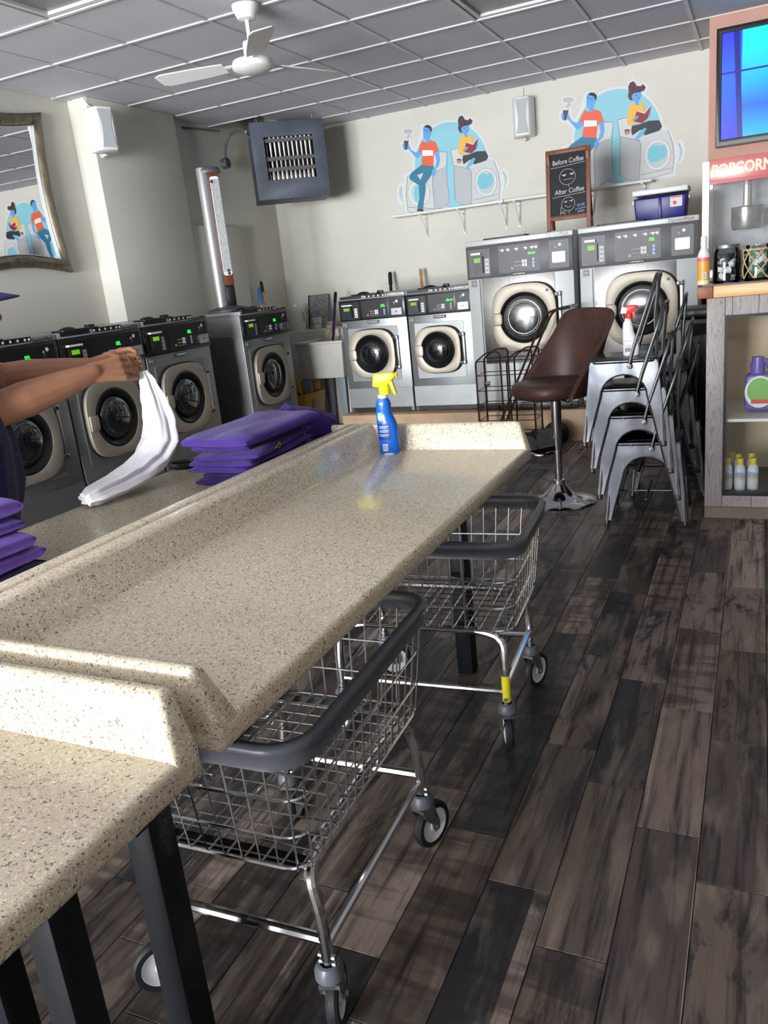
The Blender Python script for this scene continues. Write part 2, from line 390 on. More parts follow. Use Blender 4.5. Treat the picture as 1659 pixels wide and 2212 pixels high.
# walls
struct('wall_back', MB().box(X0 - .2, X1 + .2, Y1, Y1 + .15, 0, 3.3), 'wall_paint', label='pale painted back wall')
struct('wall_left', MB().box(X0 - .2, X0, Y0, Y1, 0, 3.3).box(X0, -.58, 3.0, Y1, 0, 3.3), 'wall_paint', label='pale painted left wall')
struct('trim_1', MB().box(X0, -.46, 1.97, 3.0, 0, 2.956), 'wall_paint', bevel=.004, label='square pillar standing out of the left wall')
struct('trim_2', MB().box(-.58, -.50, 3.0, 3.84, 0, 2.06), 'wall_paint', bevel=.004, label='low boxed ledge on the left wall behind the tower heater')
struct('wall_right', MB().box(X1, X1 + .15, Y0, Y1, 0, 3.3), 'grey_paint', label='right wall out of the picture')
struct('wall_partition', MB().box(3.775, X1, 3.653, Y1, 0, 2.955), 'pink_paint', label='pink painted wall section carrying the television')
wf = MB(); zs, zt = .35, 2.55
wf.box(X0, X1, Y0 - .15, Y0, 0, zs).box(X0, X1, Y0 - .15, Y0, zt, 3.3)
edges = [X0] + [v for ab in WIN for v in ab] + [X1]
for a, b in zip(edges[0::2], edges[1::2]): wf.box(a, b, Y0 - .15, Y0, zs, zt)
struct('wall_front', wf, 'wall_paint', label='shop-front wall behind the camera')
for n, (a, b) in enumerate(WIN):
    f = MB()
    f.ring([(a, zs), (b, zs), (b, zt), (a, zt)], [(a + .05, zs + .05), (b - .05, zs + .05), (b - .05, zt - .05), (a + .05, zt - .05)], 'y', Y0 - .09, Y0 - .04)
    f.box((a + b) / 2 - .025, (a + b) / 2 + .025, Y0 - .09, Y0 - .04, zs + .05, zt - .05)
    fr = struct('window_%d' % (n + 1), f, 'black_steel', label='tall shop-front window')
    for (p0, p1) in ((a + .05, (a + b) / 2 - .025), ((a + b) / 2 + .025, b - .05)):
        MB().box(p0, p1, Y0 - .07, Y0 - .064, zs + .05, zt - .05).obj('pane', 'clear_glass', fr, smooth=0)
struct('trim_3', MB().box(.69, 3.77, 3.26, Y1, 0, .26), 'curb', bevel=.006, label='tan painted concrete curb under the washers on the back wall')
struct('trim_4', MB().box(X0, .34, Y0, 3.2, 0, .14), 'curb', bevel=.006, label='concrete curb under the left row of washers')
# ------------------------------------------------------------------ folding tables (speckled solid-surface tops, back to back)
TZ, SEAM, HW = .86, 2.877, .607
def tabletop(y0, y1, side):
    """one half top: raised back ridge along the seam, raised splash at both ends, rounded front edge"""
    mb = MB(); s = side
    prof = [(.002, TZ - .045), (HW, TZ - .045), (HW, TZ), (.105, TZ), (.088, TZ + .012), (.058, TZ + .078), (.048, TZ + .088), (.002, TZ + .088)]
    mb.prism([(SEAM + s * a, b) for a, b in prof], 'y', y0, y1)
    def splash(yo, d):
        o = [(.004, TZ - .043), (HW - .0012, TZ - .043), (HW - .0012, TZ), (HW - .03, TZ + .085), (.004, TZ + .085)]
        off = [.06, .06, .055, .028, .028]
        vs = [(SEAM + s * a, yo, b) for a, b in o] + [(SEAM + s * a, yo + d * k, b) for (a, b), k in zip(o, off)]
        n = 5; mb.add(vs, [tuple(range(n)), tuple(range(2 * n - 1, n - 1, -1))] + [(i, (i + 1) % n, n + (i + 1) % n, n + i) for i in range(n)])
    splash(y0 - .0015, 1); splash(y1 + .0015, -1)
    return mb
def table(y0, y1, side, legs, label, extra_leg=False):
    t = thing('folding_table', label, 'table', (0, 0, 0), 0, 'speckled folding tables')
    tabletop(y0, y1, side).obj('table_top', 'speckle', t, bevel=.011, bseg=3, smooth=50)
    x = SEAM + side * .32
    for y in legs:
        MB().box(x - .03, x + .03, y - .03, y + .03, 0, TZ - .085).obj('leg', 'black_steel', t, bevel=.004)
        MB().box(min(SEAM + side * .06, SEAM + side * .56), max(SEAM + side * .06, SEAM + side * .56), y - .025, y + .025, TZ - .085, TZ - .0455).obj('cross_rail', 'black_steel', t)
    if extra_leg:                                         # post close to the seam between the two halves
        xe, ye = SEAM + side * .055, legs[1] + .055
        MB().box(xe - .03, xe + .03, ye - .03, ye + .03, 0, TZ - .0455).obj('leg', 'black_steel', t, bevel=.004)
    MB().box(x - .02, x + .02, legs[0] + .026, legs[1] - .026, TZ - .085, TZ - .0455).obj('long_rail', 'black_steel', t)
    return t
table(-2.388, -.655, 1, (-2.28, -.64), 'long speckled table half with the blue spray bottle, over the two wire carts')
table(-2.388, -.655, -1, (-2.28, -.64), 'speckled table half carrying the purple clothes, along the left washers')
table(-4.15, -2.428, 1, (-4.03, -2.50), 'nearest speckled table half, its sunlit end splash at the photo\'s lower left', True)
table(-4.15, -2.428, -1, (-4.03, -2.50), 'speckled table half at the far lower left, mostly out of the picture')

# ------------------------------------------------------------------ washers
noisy('washer_grey', C(132, 135, 136), C(140, 143, 144), 6, 3, .4, .75)
mat('washer_grey_dark', C(92, 95, 98), .45, .2)
mat('washer_light', C(186, 190, 190), .4, .15)
mat('panel_black', C(20, 21, 24), .33)
mat('panel_grey', C(82, 84, 88), .42)
mat('plate_dark', C(58, 60, 64), .4)
mat('trim_silver', C(196, 198, 198), .35, .2)
mat('trim_silver_dark', C(150, 152, 153), .4, .2)
noisy('door_beige', C(160, 153, 140), C(168, 161, 148), 6, 2, .5, .6)
mat('door_glass', C(22, 24, 28), .06, 0, .8, coat=1)
mat('drum_glass', C(120, 122, 124), .14, .85); noisy('drum_rim', C(176, 176, 172), C(150, 150, 146), 9, 3, .26, .9)
mat('glass_ring', C(120, 122, 126), .12, .9)
mat('lcd_green', C(60, 90, 20), .4, emit=C(140, 220, 40), estr=.5)
mat('digits', C(10, 60, 10), .4, emit=(.02, 1, .05, 1), estr=2.2)
mat('ink_white', C(225, 226, 228), .5); mat('ink_grey', C(150, 152, 156), .5); mat('ink_black', C(14, 14, 15), .5)
mat('ink_blue', C(60, 110, 170), .5); mat('button_blue', C(150, 170, 215), .4); mat('button_red', C(225, 110, 90), .4)
mat('sticker', C(205, 205, 208), .5); mat('lit_plastic', C(235, 236, 236), .25)
def sup(cx, cz, a, b, e, n=48):
    out = []
    for k in range(n):
        t = 2 * math.pi * k / n; c, s_ = math.cos(t), math.sin(t)
        out.append((cx + a * math.copysign(abs(c) ** (2 / e), c), cz + b * math.copysign(abs(s_) ** (2 / e), s_)))
    return out
def washer(label, group, W, Hh, D, big, num, disp, loc, rz):
    t = thing('washing_machine', label, 'washing machine', loc, rz, group)
    fx = lambda u: -W / 2 + u * W
    fz = lambda v: Hh * (1 - v)
    body = 'washer_light' if big else 'washer_grey'
    MB().box(-W / 2, W / 2, .0, D, .012, Hh - .012).obj('body', body, t, bevel=.005)
    for sx in (-1, 1):                                   # pressed side panels
        a = sx * (W / 2 + .002)
        MB().prism(rrect(D * .5, Hh * .47, D * .78, Hh * .72, .03, 4), 'x', min(a, a - sx * .004), max(a, a - sx * .004)).obj('side_panel', body, t)
    for (u, y) in ((.1, .06), (.9, .06), (.1, D - .06), (.9, D - .06)):
        MB().lathe([(.02, 0), (.022, .005), (.012, .014)], 10, (fx(u), y, 0)).obj('foot', 'black_matte', t)
    top = MB().box(-W / 2 - .003, W / 2 + .003, -.014, D, Hh - .04 if big else Hh - .034, Hh).obj('top_trim', 'trim_silver' if big else 'trim_silver_dark', t, bevel=.005)
    lettering('ExpressWash', .034 if big else .03, 'ink_black', top, fx(.86), -.0145, Hh - .02, shear=.25, sx=.95)
    zp1, zp0 = (Hh - .041, Hh * .787) if big else (Hh - .035, Hh * .797)
    ph = zp1 - zp0
    cp = MB().box(-W / 2, W / 2, -.014, .002, zp0, zp1).obj('control_panel', 'panel_grey' if big else 'panel_black', t, bevel=.004)
    pz = lambda q: zp1 - ph * q                           # 0 = top of the panel, 1 = bottom
    yp = -.0145
    def plate(n, u0, u1, q0, q1, m, dy=.002, r=.006, par=cp, **k):
        w_, h_ = (u1 - u0) * W, (q1 - q0) * ph
        return MB().prism(rrect(fx((u0 + u1) / 2), (pz(q0) + pz(q1)) / 2, w_, h_, min(r, w_ * .45, h_ * .45), 3), 'y', yp - dy, yp + .004).obj(n, m, par, **k)
    pd = 'plate_dark' if big else 'black_plastic'
    plate('reader_plate', .025, .235 if big else .31, .1, .93, pd)
    plate('centre_plate', .315 if big else .345, .70 if big else .735, .08, .9, pd)
    plate('coin_plate', .785 if big else .76, .965, .08, .9, pd)
    # card reader with lit screen and hood
    u0 = .07 if big else .075
    plate('card_reader', u0, u0 + (.095 if big else .13), .3, .82, 'black_plastic', .022)
    plate('reader_screen', u0 + .012, u0 + (.075 if big else .1), .36, .5, 'lcd_green', .0235, .002)
    plate('reader_hood', u0 - .012, u0 + (.08 if big else .145), .2, .26, 'lit_plastic', .028, .003)
    plate('card_sticker', u0 + (.11 if big else .16), u0 + (.15 if big else .205), .4, .85, 'sticker', .0025, .002)
    for k in range(3): plate('card_logo', u0 + (.116 if big else .168), u0 + (.144 if big else .197), .47 + .13 * k, .53 + .13 * k, 'ink_grey', .003, .001)
    # centre: pictograms, display, keypad
    if big:
        for k, u in enumerate((.355, .41, .49, .575, .635, .67)):
            mb = MB(); zc = pz(.21); x = fx(u)
            mb.prism(circ(x, zc, .011, 10), 'y', yp - .0026, yp); mb.prism(circ(x - .016, zc + .004, .005, 8), 'y', yp - .0026, yp)
            mb.obj('pictogram', 'ink_white', cp, smooth=0)
    else:
        plate('trim_insert', .03, .36, -.2, -.06, 'black_plastic', .0015, .003)
        plate('trim_insert', .40, .75, -.2, -.06, 'black_plastic', .0015, .003)
        for u in (.415, .48, .55, .62, .69, .73): MB().prism(circ(fx(u), pz(-.125), .008, 8), 'y', yp - .0026, yp).obj('pictogram', 'ink_white', cp, smooth=0)
    ud, qd = (.625, .37) if big else (.675, .38)
    lettering(disp, .03 if big else .032, 'digits', cp, fx(ud), yp - .0025, pz(qd), shear=.12, bold=.0004, name='display_digits')
    uk = .545 if big else .56
    for a in (0, 1):
        for b in (0, 1): plate('key', uk + a * .026 - .012, uk + a * .026 + .009, .545 + .11 * b, .64 + .11 * b, 'ink_white', .0035, .002)
        plate('key_caption', uk - .09, uk - .02, .58 + .11 * a, .61 + .11 * a, 'ink_grey', .0024, .001)
    for k in range(3): plate('program_button', ud + .005, ud + .027, .52 + .1 * k, .6 + .1 * k, 'button_blue', .0045, .003)
    plate('stop_button', .427 if not big else .43, .449 if not big else .452, .73, .81, 'button_red', .0045, .003)
    for k in range(4): MB().prism(circ(fx(.485 + .035 * k), pz(.8), .005, 8), 'y', yp - .003, yp).obj('small_button', 'ink_grey', cp, smooth=0)
    # coin acceptor
    if big:
        plate('coin_tray', .815, .935, .42, .74, 'lit_plastic', .012, .008)
    else:
        plate('coin_tray', .80, .955, .54, .86, 'brushed', .014, .004)
        MB().prism(circ(fx(.875), pz(.7), .006, 10), 'y', yp - .017, yp - .012).obj('coin_lock', 'black_plastic', cp, smooth=0)
    MB().prism(circ(fx(.885), pz(.22), .012, 14), 'y', yp - .0028, yp).obj('coin_mark', 'ink_white', cp, smooth=0)
    MB().prism(circ(fx(.845), pz(.28), .008, 10), 'y', yp - .0028, yp).box(fx(.85), fx(.852), yp - .0028, yp, pz(.42), pz(.3)).obj('coin_mark', 'ink_grey', cp, smooth=0)
    # brand badge and number plate
    bz = zp0 + .012 if big else zp0 - .022
    b = MB().box(fx(.5) - .055, fx(.5) + .055, -.019, 0, bz - .0115, bz + .0115).obj('brand_badge', 'black_plastic', t, bevel=.002)
    lettering('CONTINENTAL', .0175, 'ink_white', b, fx(.5), -.0193, bz, sx=.85, bold=.0003)
    b = MB().prism(rrect(fx(.055) , zp0 - .034, .046, .05, .006, 3), 'y', -.005, .002).obj('number_plate', 'black_plastic', t)
    MB().ring(rrect(fx(.055), zp0 - .034, .036, .04, .004, 3), rrect(fx(.055), zp0 - .034, .031, .035, .003, 3), 'y', -.0058, -.004).obj('plate_outline', 'ink_white', b, smooth=0)
    lettering(num, .023, 'ink_white', b, fx(.055), -.0055, zp0 - .034, bold=.0006)
    # door panel and door
    if big:
        dcx, dcz, a_, b_, rh = fx(.535), .755, .262, .268, .198
        MB().box(fx(.13), fx(.825), -.006, .002, .40, zp0 - .004).obj('door_panel', 'stainless', t, bevel=.002)
        MB().box(fx(.13), fx(.825), -.004, .002, .07, .395).obj('lower_panel', 'washer_light', t, bevel=.002)
        MB().box(fx(.11), fx(.118), -.0035, .002, .07, zp0 - .004).obj('seam_strip', 'black_plastic', t)
        MB().box(fx(0), fx(1), -.012, .03, .012, .068).obj('kick_vent', 'black_plastic', t, bevel=.003)
        for k in range(6): MB().lathe([(.008, 0), (.008, .004), (.004, .006)], 8, (fx(.06 + .176 * k), -.012, .04), 'y').xf(Matrix.Diagonal((1, 1, 1, 1))).obj('bolt', 'brushed', t)
    else:
        dcx, dcz, a_, b_, rh = fx(.452), Hh * .512, W * .352, W * .336, W * .262
        MB().prism(rrect(fx(.47), Hh * .507, W * .76, Hh * .455, .012, 3), 'y', -.0045, .002).obj('door_panel', body, t, bevel=.0015, bseg=1)
        MB().box(fx(.004), fx(.996), -.005, .002, Hh * .048, Hh * .218).obj('lower_panel', body, t, bevel=.0015, bseg=1)
        MB().box(fx(.05), fx(.95), -.006, .002, Hh * .016, Hh * .045).obj('kick_vent', 'black_plastic', t, bevel=.001, bseg=1)
    out = sup(dcx, dcz, a_, b_, 3.3); inn = circ(dcx, dcz, rh, 48)
    MB().prism(sup(dcx + .006, dcz, a_ + .006, b_ + .006, 3.3), 'y', -.018, .0).obj('door_gap', 'black_matte', t)
    door = MB().ring(out, inn, 'y', -.046, -.018).obj('door', 'door_beige', t, bevel=.005)
    MB().lathe([(rh, -.040), (rh - .012, -.046), (rh - .028, -.036), (rh - .055 if not big else rh - .03, -.012)], 40, (dcx, 0, dcz), 'y', caps=False).obj('gasket', 'black_plastic', door)
    rg = rh - .05 if not big else rh - .028
    prof = [(rg + .004, -.016), (rg, -.026), (rg * .97, -.034), (rg * .85, -.046), (rg * .62, -.057), (rg * .33, -.063), (0, -.065)]
    MB().lathe(prof, 40, (dcx, 0, dcz), 'y').obj('door_glass', 'drum_glass' if big else 'door_glass', door, smooth=60)
    if big: MB().lathe([(rg, -.028), (rg * .995, -.037), (rg * .86, -.0485), (rg * .72, -.0545), (rg * .70, -.052)], 40, (dcx, 0, dcz), 'y', caps=False).obj('glass_rim', 'drum_rim', door, smooth=60)
    MB().lathe([(rg * .80, -.047), (rg * .80, -.0515), (rg * .74, -.0545), (rg * .74, -.05)], 40, (dcx, 0, dcz), 'y', caps=False).obj('glass_ring', 'glass_ring', door)
    hx = dcx - a_ * .86
    MB().prism([(hx - .028, dcz - .05), (hx + .036, dcz - .05), (hx + .048, dcz - .03), (hx + .048, dcz + .03), (hx + .036, dcz + .05), (hx - .028, dcz + .05)], 'y', -.058, -.03).obj('handle', 'door_beige', door, bevel=.006)
    xx = dcx + a_ + .018
    MB().box(xx - .006, xx + .016, -.03, 0, dcz - b_ * .68, dcz + b_ * .68).obj('hinge_bar', 'brushed', door, bevel=.003)
    for q in (-1, 1):
        MB().box(xx - .03, xx + .018, -.042, -.02, dcz + q * b_ * .6 - .014, dcz + q * b_ * .6 + .014).obj('hinge', 'brushed', door, bevel=.004)
        MB().lathe([(.011, -.05), (.012, -.045), (.012, -.04)], 12, (xx - .006, 0, dcz + q * b_ * .6), 'y').obj('hinge_cap', 'black_plastic', door)
        if big: MB().lathe([(.011, -.05), (.012, -.045), (.012, -.04)], 12, (dcx + a_ * .74, 0, dcz + q * b_ * .74), 'y').obj('bolt', 'black_plastic', door)
    # soap dispenser lid on the top
    MB().prism(rrect(fx(.36), .10, W * .42, .12, .02, 4), 'z', Hh, Hh + .012).obj('soap_lid', 'black_plastic', t, bevel=.003)
    if not big: MB().ell((fx(.3), .12, Hh + .008), .06, .05, .022, 16, 6).obj('lid_knob', 'black_plastic', t); MB().box(fx(.52), fx(.6), .1, .14, Hh, Hh + .028).obj('lid_latch', 'black_plastic', t, bevel=.006)
    return t
g1, g2, g3 = 'small washers on the back wall', 'large washers on the back wall', 'washers along the left wall'
washer('small grey washer numbered 13 beside the utility sink', g1, .64, 1.045, .80, False, '13', 'SEL', (1.055, 3.37, .26), 0)
washer('small grey washer numbered 14 next to the large washers', g1, .59, 1.045, .80, False, '14', 'door', (1.682, 3.37, .26), 0)
washer('large steel-fronted washer numbered 15 with the chalkboard on its top', g2, .856, 1.378, 1.0, True, '15', 'door', (2.414, 3.285, .26), 0)
washer('large steel-fronted washer numbered 16 with the blue cooler on its top', g2, .85, 1.378, 1.0, True, '16', 'SEL', (3.312, 3.285, .26), 0)
lw = [('dark grey washer under the tower heater, standing apart near the sink', 2.785, '12', 1.15), ('dark grey washer left of the one with the tower heater, above the purple pile', 1.597, '11', 1.172), ('dark grey washer behind the person\'s hands and the white cloth', .845, '10', 1.172), ('dark grey washer behind the person\'s arms at the photo\'s left edge', .093, '9', 1.172), ('dark grey washer hidden behind the person at the far left', -.66, '8', 1.172)]
for (lab, y, n_, hh) in lw: washer(lab, g3, .735, hh, .745, False, n_, 'SEL', (.305, y, .14), math.pi / 2)
MURAL = [
 ('halo', (214, 217, 218), 0, [(0.367,-0.052),(0.355,-0.127),(0.328,-0.198),(0.288,-0.261),(0.235,-0.315),(0.173,-0.357),(0.102,-0.386),(0.026,-0.4),(-0.052,-0.398),(-0.13,-0.38),(-0.204,-0.347),(-0.271,-0.3),(-0.328,-0.241),(-0.373,-0.172),(-0.404,-0.096),(-0.42,-0.017),(-0.42,0.063),(-0.405,0.14),(-0.374,0.212),(-0.33,0.274),(-0.275,0.326),(-0.21,0.365),(-0.138,0.389),(-0.063,0.399),(0.013,0.394),(0.088,0.374),(0.158,0.341),(0.221,0.295),(0.275,0.238),(0.318,0.172),(0.348,0.101),(0.365,0.025)]),
 ('halo', (214, 217, 218), 0, [(-0.369,0.354),(-0.373,0.344),(-0.38,0.336),(-0.392,0.33),(-0.407,0.327),(-0.424,0.325),(-0.442,0.327),(-0.46,0.331),(-0.476,0.338),(-0.49,0.346),(-0.5,0.355),(-0.506,0.366),(-0.507,0.376),(-0.504,0.385),(-0.496,0.393),(-0.484,0.399),(-0.469,0.403),(-0.452,0.404),(-0.434,0.402),(-0.417,0.398),(-0.4,0.392),(-0.387,0.383),(-0.377,0.374),(-0.371,0.364)]),
 ('halo', (214, 217, 218), 0, [(-0.508,-0.194),(-0.512,-0.222),(-0.52,-0.247),(-0.531,-0.269),(-0.544,-0.285),(-0.559,-0.294),(-0.573,-0.296),(-0.587,-0.29),(-0.599,-0.278),(-0.609,-0.259),(-0.615,-0.235),(-0.618,-0.208),(-0.617,-0.18),(-0.612,-0.152),(-0.603,-0.127),(-0.592,-0.106),(-0.579,-0.09),(-0.565,-0.081),(-0.551,-0.08),(-0.537,-0.085),(-0.525,-0.098),(-0.516,-0.116),(-0.509,-0.14),(-0.507,-0.166)]),
 ('halo', (214, 217, 218), 0, [(0.539,-0.203),(0.536,-0.228),(0.53,-0.251),(0.521,-0.271),(0.51,-0.285),(0.499,-0.293),(0.486,-0.295),(0.474,-0.29),(0.464,-0.279),(0.455,-0.262),(0.449,-0.24),(0.446,-0.215),(0.446,-0.19),(0.449,-0.164),(0.455,-0.141),(0.464,-0.122),(0.474,-0.108),(0.486,-0.1),(0.498,-0.098),(0.51,-0.103),(0.521,-0.114),(0.529,-0.131),(0.535,-0.153),(0.539,-0.177)]),
 ('halo', (214, 217, 218), 0, [(-0.527,0.267),(-0.48,0.316),(-0.415,0.305),(-0.407,0.22),(-0.345,0.183),(-0.346,0.26),(-0.291,0.403),(-0.211,0.4),(-0.153,0.333),(-0.137,0.151),(-0.321,0.088),(-0.386,0.104),(-0.469,0.187),(-0.525,0.21)]),
 ('halo', (214, 217, 218), 0, [(0.056,0.367),(0.075,0.417),(0.123,0.433),(0.166,0.389),(0.212,0.388),(0.247,0.349),(0.221,0.299),(0.152,0.202),(0.044,0.219)]),
 ('halo', (214, 217, 218), 0, [(-0.518,-0.005),(-0.403,0.007),(-0.444,-0.407),(-0.539,-0.381),(-0.539,-0.176)]),
 ('halo', (214, 217, 218), 0, [(0.362,0.021),(0.427,-0.023),(0.471,-0.173),(0.462,-0.386),(0.176,-0.412),(0.191,-0.203)]),
 ('circle', (139, 200, 214), 1, [(0.344,-0.048),(0.336,-0.106),(0.319,-0.161),(0.294,-0.212),(0.26,-0.258),(0.22,-0.298),(0.174,-0.331),(0.122,-0.356),(0.067,-0.372),(0.009,-0.379),(-0.051,-0.377),(-0.109,-0.364),(-0.166,-0.343),(-0.219,-0.312),(-0.267,-0.274),(-0.309,-0.228),(-0.344,-0.177),(-0.371,-0.121),(-0.389,-0.062),(-0.397,-0.001),(-0.396,0.06),(-0.385,0.118),(-0.366,0.174),(-0.337,0.225),(-0.302,0.27),(-0.259,0.309),(-0.211,0.339),(-0.158,0.361),(-0.103,0.375),(-0.046,0.379),(0.012,0.374),(0.068,0.36),(0.122,0.338),(0.172,0.308),(0.218,0.27),(0.258,0.226),(0.291,0.177),(0.317,0.124),(0.334,0.068),(0.344,0.01)]),
 ('washer_front', (200, 203, 203), 2, [(-0.487,-0.038),(-0.465,-0.02),(-0.324,-0.025),(-0.215,0.001),(-0.185,-0.031),(-0.22,-0.076),(-0.227,-0.146),(-0.224,-0.369),(-0.245,-0.421),(-0.496,-0.368),(-0.511,-0.355),(-0.514,-0.179)]),
 ('washer_side', (178, 185, 188), 2, [(-0.22,-0.076),(-0.177,-0.032),(-0.085,-0.01),(-0.076,-0.096),(-0.065,-0.332),(-0.184,-0.381),(-0.224,-0.369),(-0.227,-0.146)]),
 ('washer_back', (203, 206, 206), 2, [(-0.194,0.147),(-0.055,0.121),(-0.085,-0.01),(-0.177,-0.032),(-0.215,0.001)]),
 ('washer_front', (199, 202, 203), 2, [(0.163,-0.06),(0.36,-0.003),(0.398,-0.015),(0.436,-0.127),(0.448,-0.238),(0.433,-0.361),(0.17,-0.387),(0.155,-0.374),(0.175,-0.11)]),
 ('washer_side', (180, 184, 187), 2, [(0.002,-0.002),(0.163,-0.06),(0.175,-0.11),(0.157,-0.378),(0.076,-0.375),(-0.008,-0.321)]),
 ('washer_top', (206, 208, 209), 2, [(-0.019,0.133),(0.069,0.14),(0.109,0.058),(0.36,-0.003),(0.163,-0.06),(0.002,-0.005)]),
 ('steam', (182, 183, 182), 2, [(-0.388,0.357),(-0.39,0.351),(-0.396,0.347),(-0.404,0.344),(-0.415,0.342),(-0.427,0.341),(-0.44,0.343),(-0.453,0.346),(-0.465,0.35),(-0.475,0.355),(-0.483,0.361),(-0.487,0.367),(-0.488,0.373),(-0.486,0.378),(-0.481,0.383),(-0.472,0.386),(-0.461,0.388),(-0.449,0.388),(-0.436,0.387),(-0.423,0.384),(-0.411,0.38),(-0.401,0.374),(-0.393,0.369),(-0.389,0.363)]),
 ('steam', (182, 183, 182), 2, [(-0.419,0.323),(-0.422,0.317),(-0.428,0.313),(-0.435,0.312),(-0.442,0.315),(-0.447,0.321),(-0.448,0.328),(-0.446,0.335),(-0.44,0.339),(-0.432,0.339),(-0.425,0.336),(-0.42,0.331)]),
 ('washer_ring', (216, 218, 216), 3, [(-0.264,-0.22),(-0.27,-0.249),(-0.285,-0.276),(-0.305,-0.298),(-0.331,-0.314),(-0.36,-0.322),(-0.39,-0.323),(-0.42,-0.315),(-0.446,-0.299),(-0.469,-0.277),(-0.485,-0.25),(-0.493,-0.22),(-0.494,-0.189),(-0.487,-0.159),(-0.473,-0.132),(-0.452,-0.11),(-0.426,-0.095),(-0.397,-0.087),(-0.367,-0.087),(-0.338,-0.095),(-0.311,-0.111),(-0.29,-0.132),(-0.274,-0.159),(-0.265,-0.189)]),
 ('washer_ring', (217, 218, 219), 3, [(0.421,-0.214),(0.415,-0.245),(0.402,-0.273),(0.383,-0.296),(0.36,-0.312),(0.333,-0.321),(0.304,-0.322),(0.276,-0.314),(0.25,-0.298),(0.229,-0.275),(0.213,-0.247),(0.205,-0.216),(0.203,-0.184),(0.209,-0.152),(0.222,-0.125),(0.241,-0.102),(0.265,-0.086),(0.292,-0.077),(0.321,-0.077),(0.348,-0.085),(0.374,-0.101),(0.395,-0.124),(0.41,-0.151),(0.419,-0.182)]),
 ('steam', (182, 183, 182), 3, [(-0.44,0.309),(-0.442,0.303),(-0.447,0.3),(-0.453,0.301),(-0.458,0.305),(-0.459,0.312),(-0.457,0.318),(-0.451,0.322),(-0.445,0.321),(-0.441,0.316)]),
 ('wave', (150, 190, 196), -3, [(0.474,-0.127),(0.494,-0.177),(0.493,-0.244),(0.484,-0.277),(0.491,-0.279),(0.501,-0.246),(0.501,-0.176),(0.481,-0.125)]),
 ('wave', (150, 190, 196), -3, [(0.485,-0.135),(0.505,-0.178),(0.505,-0.232),(0.513,-0.233),(0.512,-0.178),(0.492,-0.133)]),
 ('wave', (150, 190, 196), -3, [(-0.567,-0.113),(-0.584,-0.155),(-0.582,-0.215),(-0.556,-0.263),(-0.549,-0.26),(-0.573,-0.214),(-0.576,-0.156),(-0.559,-0.116)]),
 ('wave', (150, 190, 196), -3, [(-0.556,-0.129),(-0.569,-0.172),(-0.558,-0.232),(-0.55,-0.232),(-0.56,-0.173),(-0.548,-0.131)]),
 ('washer_window', (196, 205, 203), 4, [(-0.29,-0.216),(-0.295,-0.24),(-0.306,-0.262),(-0.322,-0.279),(-0.342,-0.292),(-0.364,-0.299),(-0.388,-0.299),(-0.41,-0.293),(-0.431,-0.28),(-0.448,-0.263),(-0.46,-0.241),(-0.467,-0.217),(-0.468,-0.192),(-0.462,-0.168),(-0.451,-0.147),(-0.435,-0.129),(-0.415,-0.117),(-0.393,-0.111),(-0.369,-0.11),(-0.347,-0.117),(-0.326,-0.129),(-0.309,-0.146),(-0.297,-0.168),(-0.291,-0.191)]),
 ('washer_window', (186, 196, 198), 4, [(0.399,-0.211),(0.394,-0.237),(0.383,-0.261),(0.368,-0.281),(0.349,-0.295),(0.327,-0.303),(0.304,-0.303),(0.281,-0.297),(0.26,-0.283),(0.243,-0.264),(0.231,-0.241),(0.223,-0.214),(0.222,-0.186),(0.227,-0.16),(0.238,-0.136),(0.254,-0.116),(0.273,-0.102),(0.295,-0.095),(0.318,-0.095),(0.34,-0.101),(0.361,-0.115),(0.378,-0.134),(0.39,-0.157),(0.397,-0.183)]),
 ('window_blue', (120, 195, 208), 5, [(-0.417,-0.134),(-0.359,-0.135),(-0.359,-0.301),(-0.423,-0.278),(-0.433,-0.204)]),
 ('window_blue', (115, 192, 207), 5, [(0.239,-0.14),(0.284,-0.112),(0.329,-0.132),(0.375,-0.125),(0.387,-0.181),(0.376,-0.228),(0.312,-0.254),(0.258,-0.254),(0.23,-0.208)]),
 ('outline', (120, 122, 128), -6, [(-0.517,-0.179),(-0.513,-0.355),(-0.496,-0.37),(-0.245,-0.423),(-0.245,-0.419),(-0.495,-0.366),(-0.509,-0.355),(-0.512,-0.179)]),
 ('outline', (120, 122, 128), -6, [(-0.485,-0.031),(-0.515,-0.179),(-0.511,-0.18),(-0.48,-0.032)]),
 ('outline', (120, 122, 128), -6, [(-0.057,0.121),(-0.078,-0.096),(-0.067,-0.331),(-0.185,-0.38),(-0.183,-0.383),(-0.064,-0.332),(-0.074,-0.096),(-0.053,0.121)]),
 ('outline', (120, 122, 128), -6, [(-0.222,-0.075),(-0.229,-0.146),(-0.226,-0.369),(-0.222,-0.369),(-0.225,-0.146),(-0.218,-0.076)]),
 ('outline', (120, 122, 128), -6, [(-0.504,-0.321),(-0.224,-0.371),(-0.224,-0.367),(-0.503,-0.317)]),
 ('outline', (120, 122, 128), -6, [(-0.177,-0.034),(-0.084,-0.012),(-0.086,-0.009),(-0.178,-0.03)]),
 ('outline', (120, 122, 128), -6, [(-0.021,0.133),(-0.0,-0.005),(-0.01,-0.321),(0.075,-0.376),(0.17,-0.388),(0.17,-0.385),(0.076,-0.373),(-0.006,-0.321),(0.004,-0.006),(-0.017,0.133)]),
 ('outline', (120, 122, 128), -6, [(0.161,-0.06),(0.173,-0.11),(0.155,-0.378),(0.158,-0.378),(0.177,-0.11),(0.165,-0.06)]),
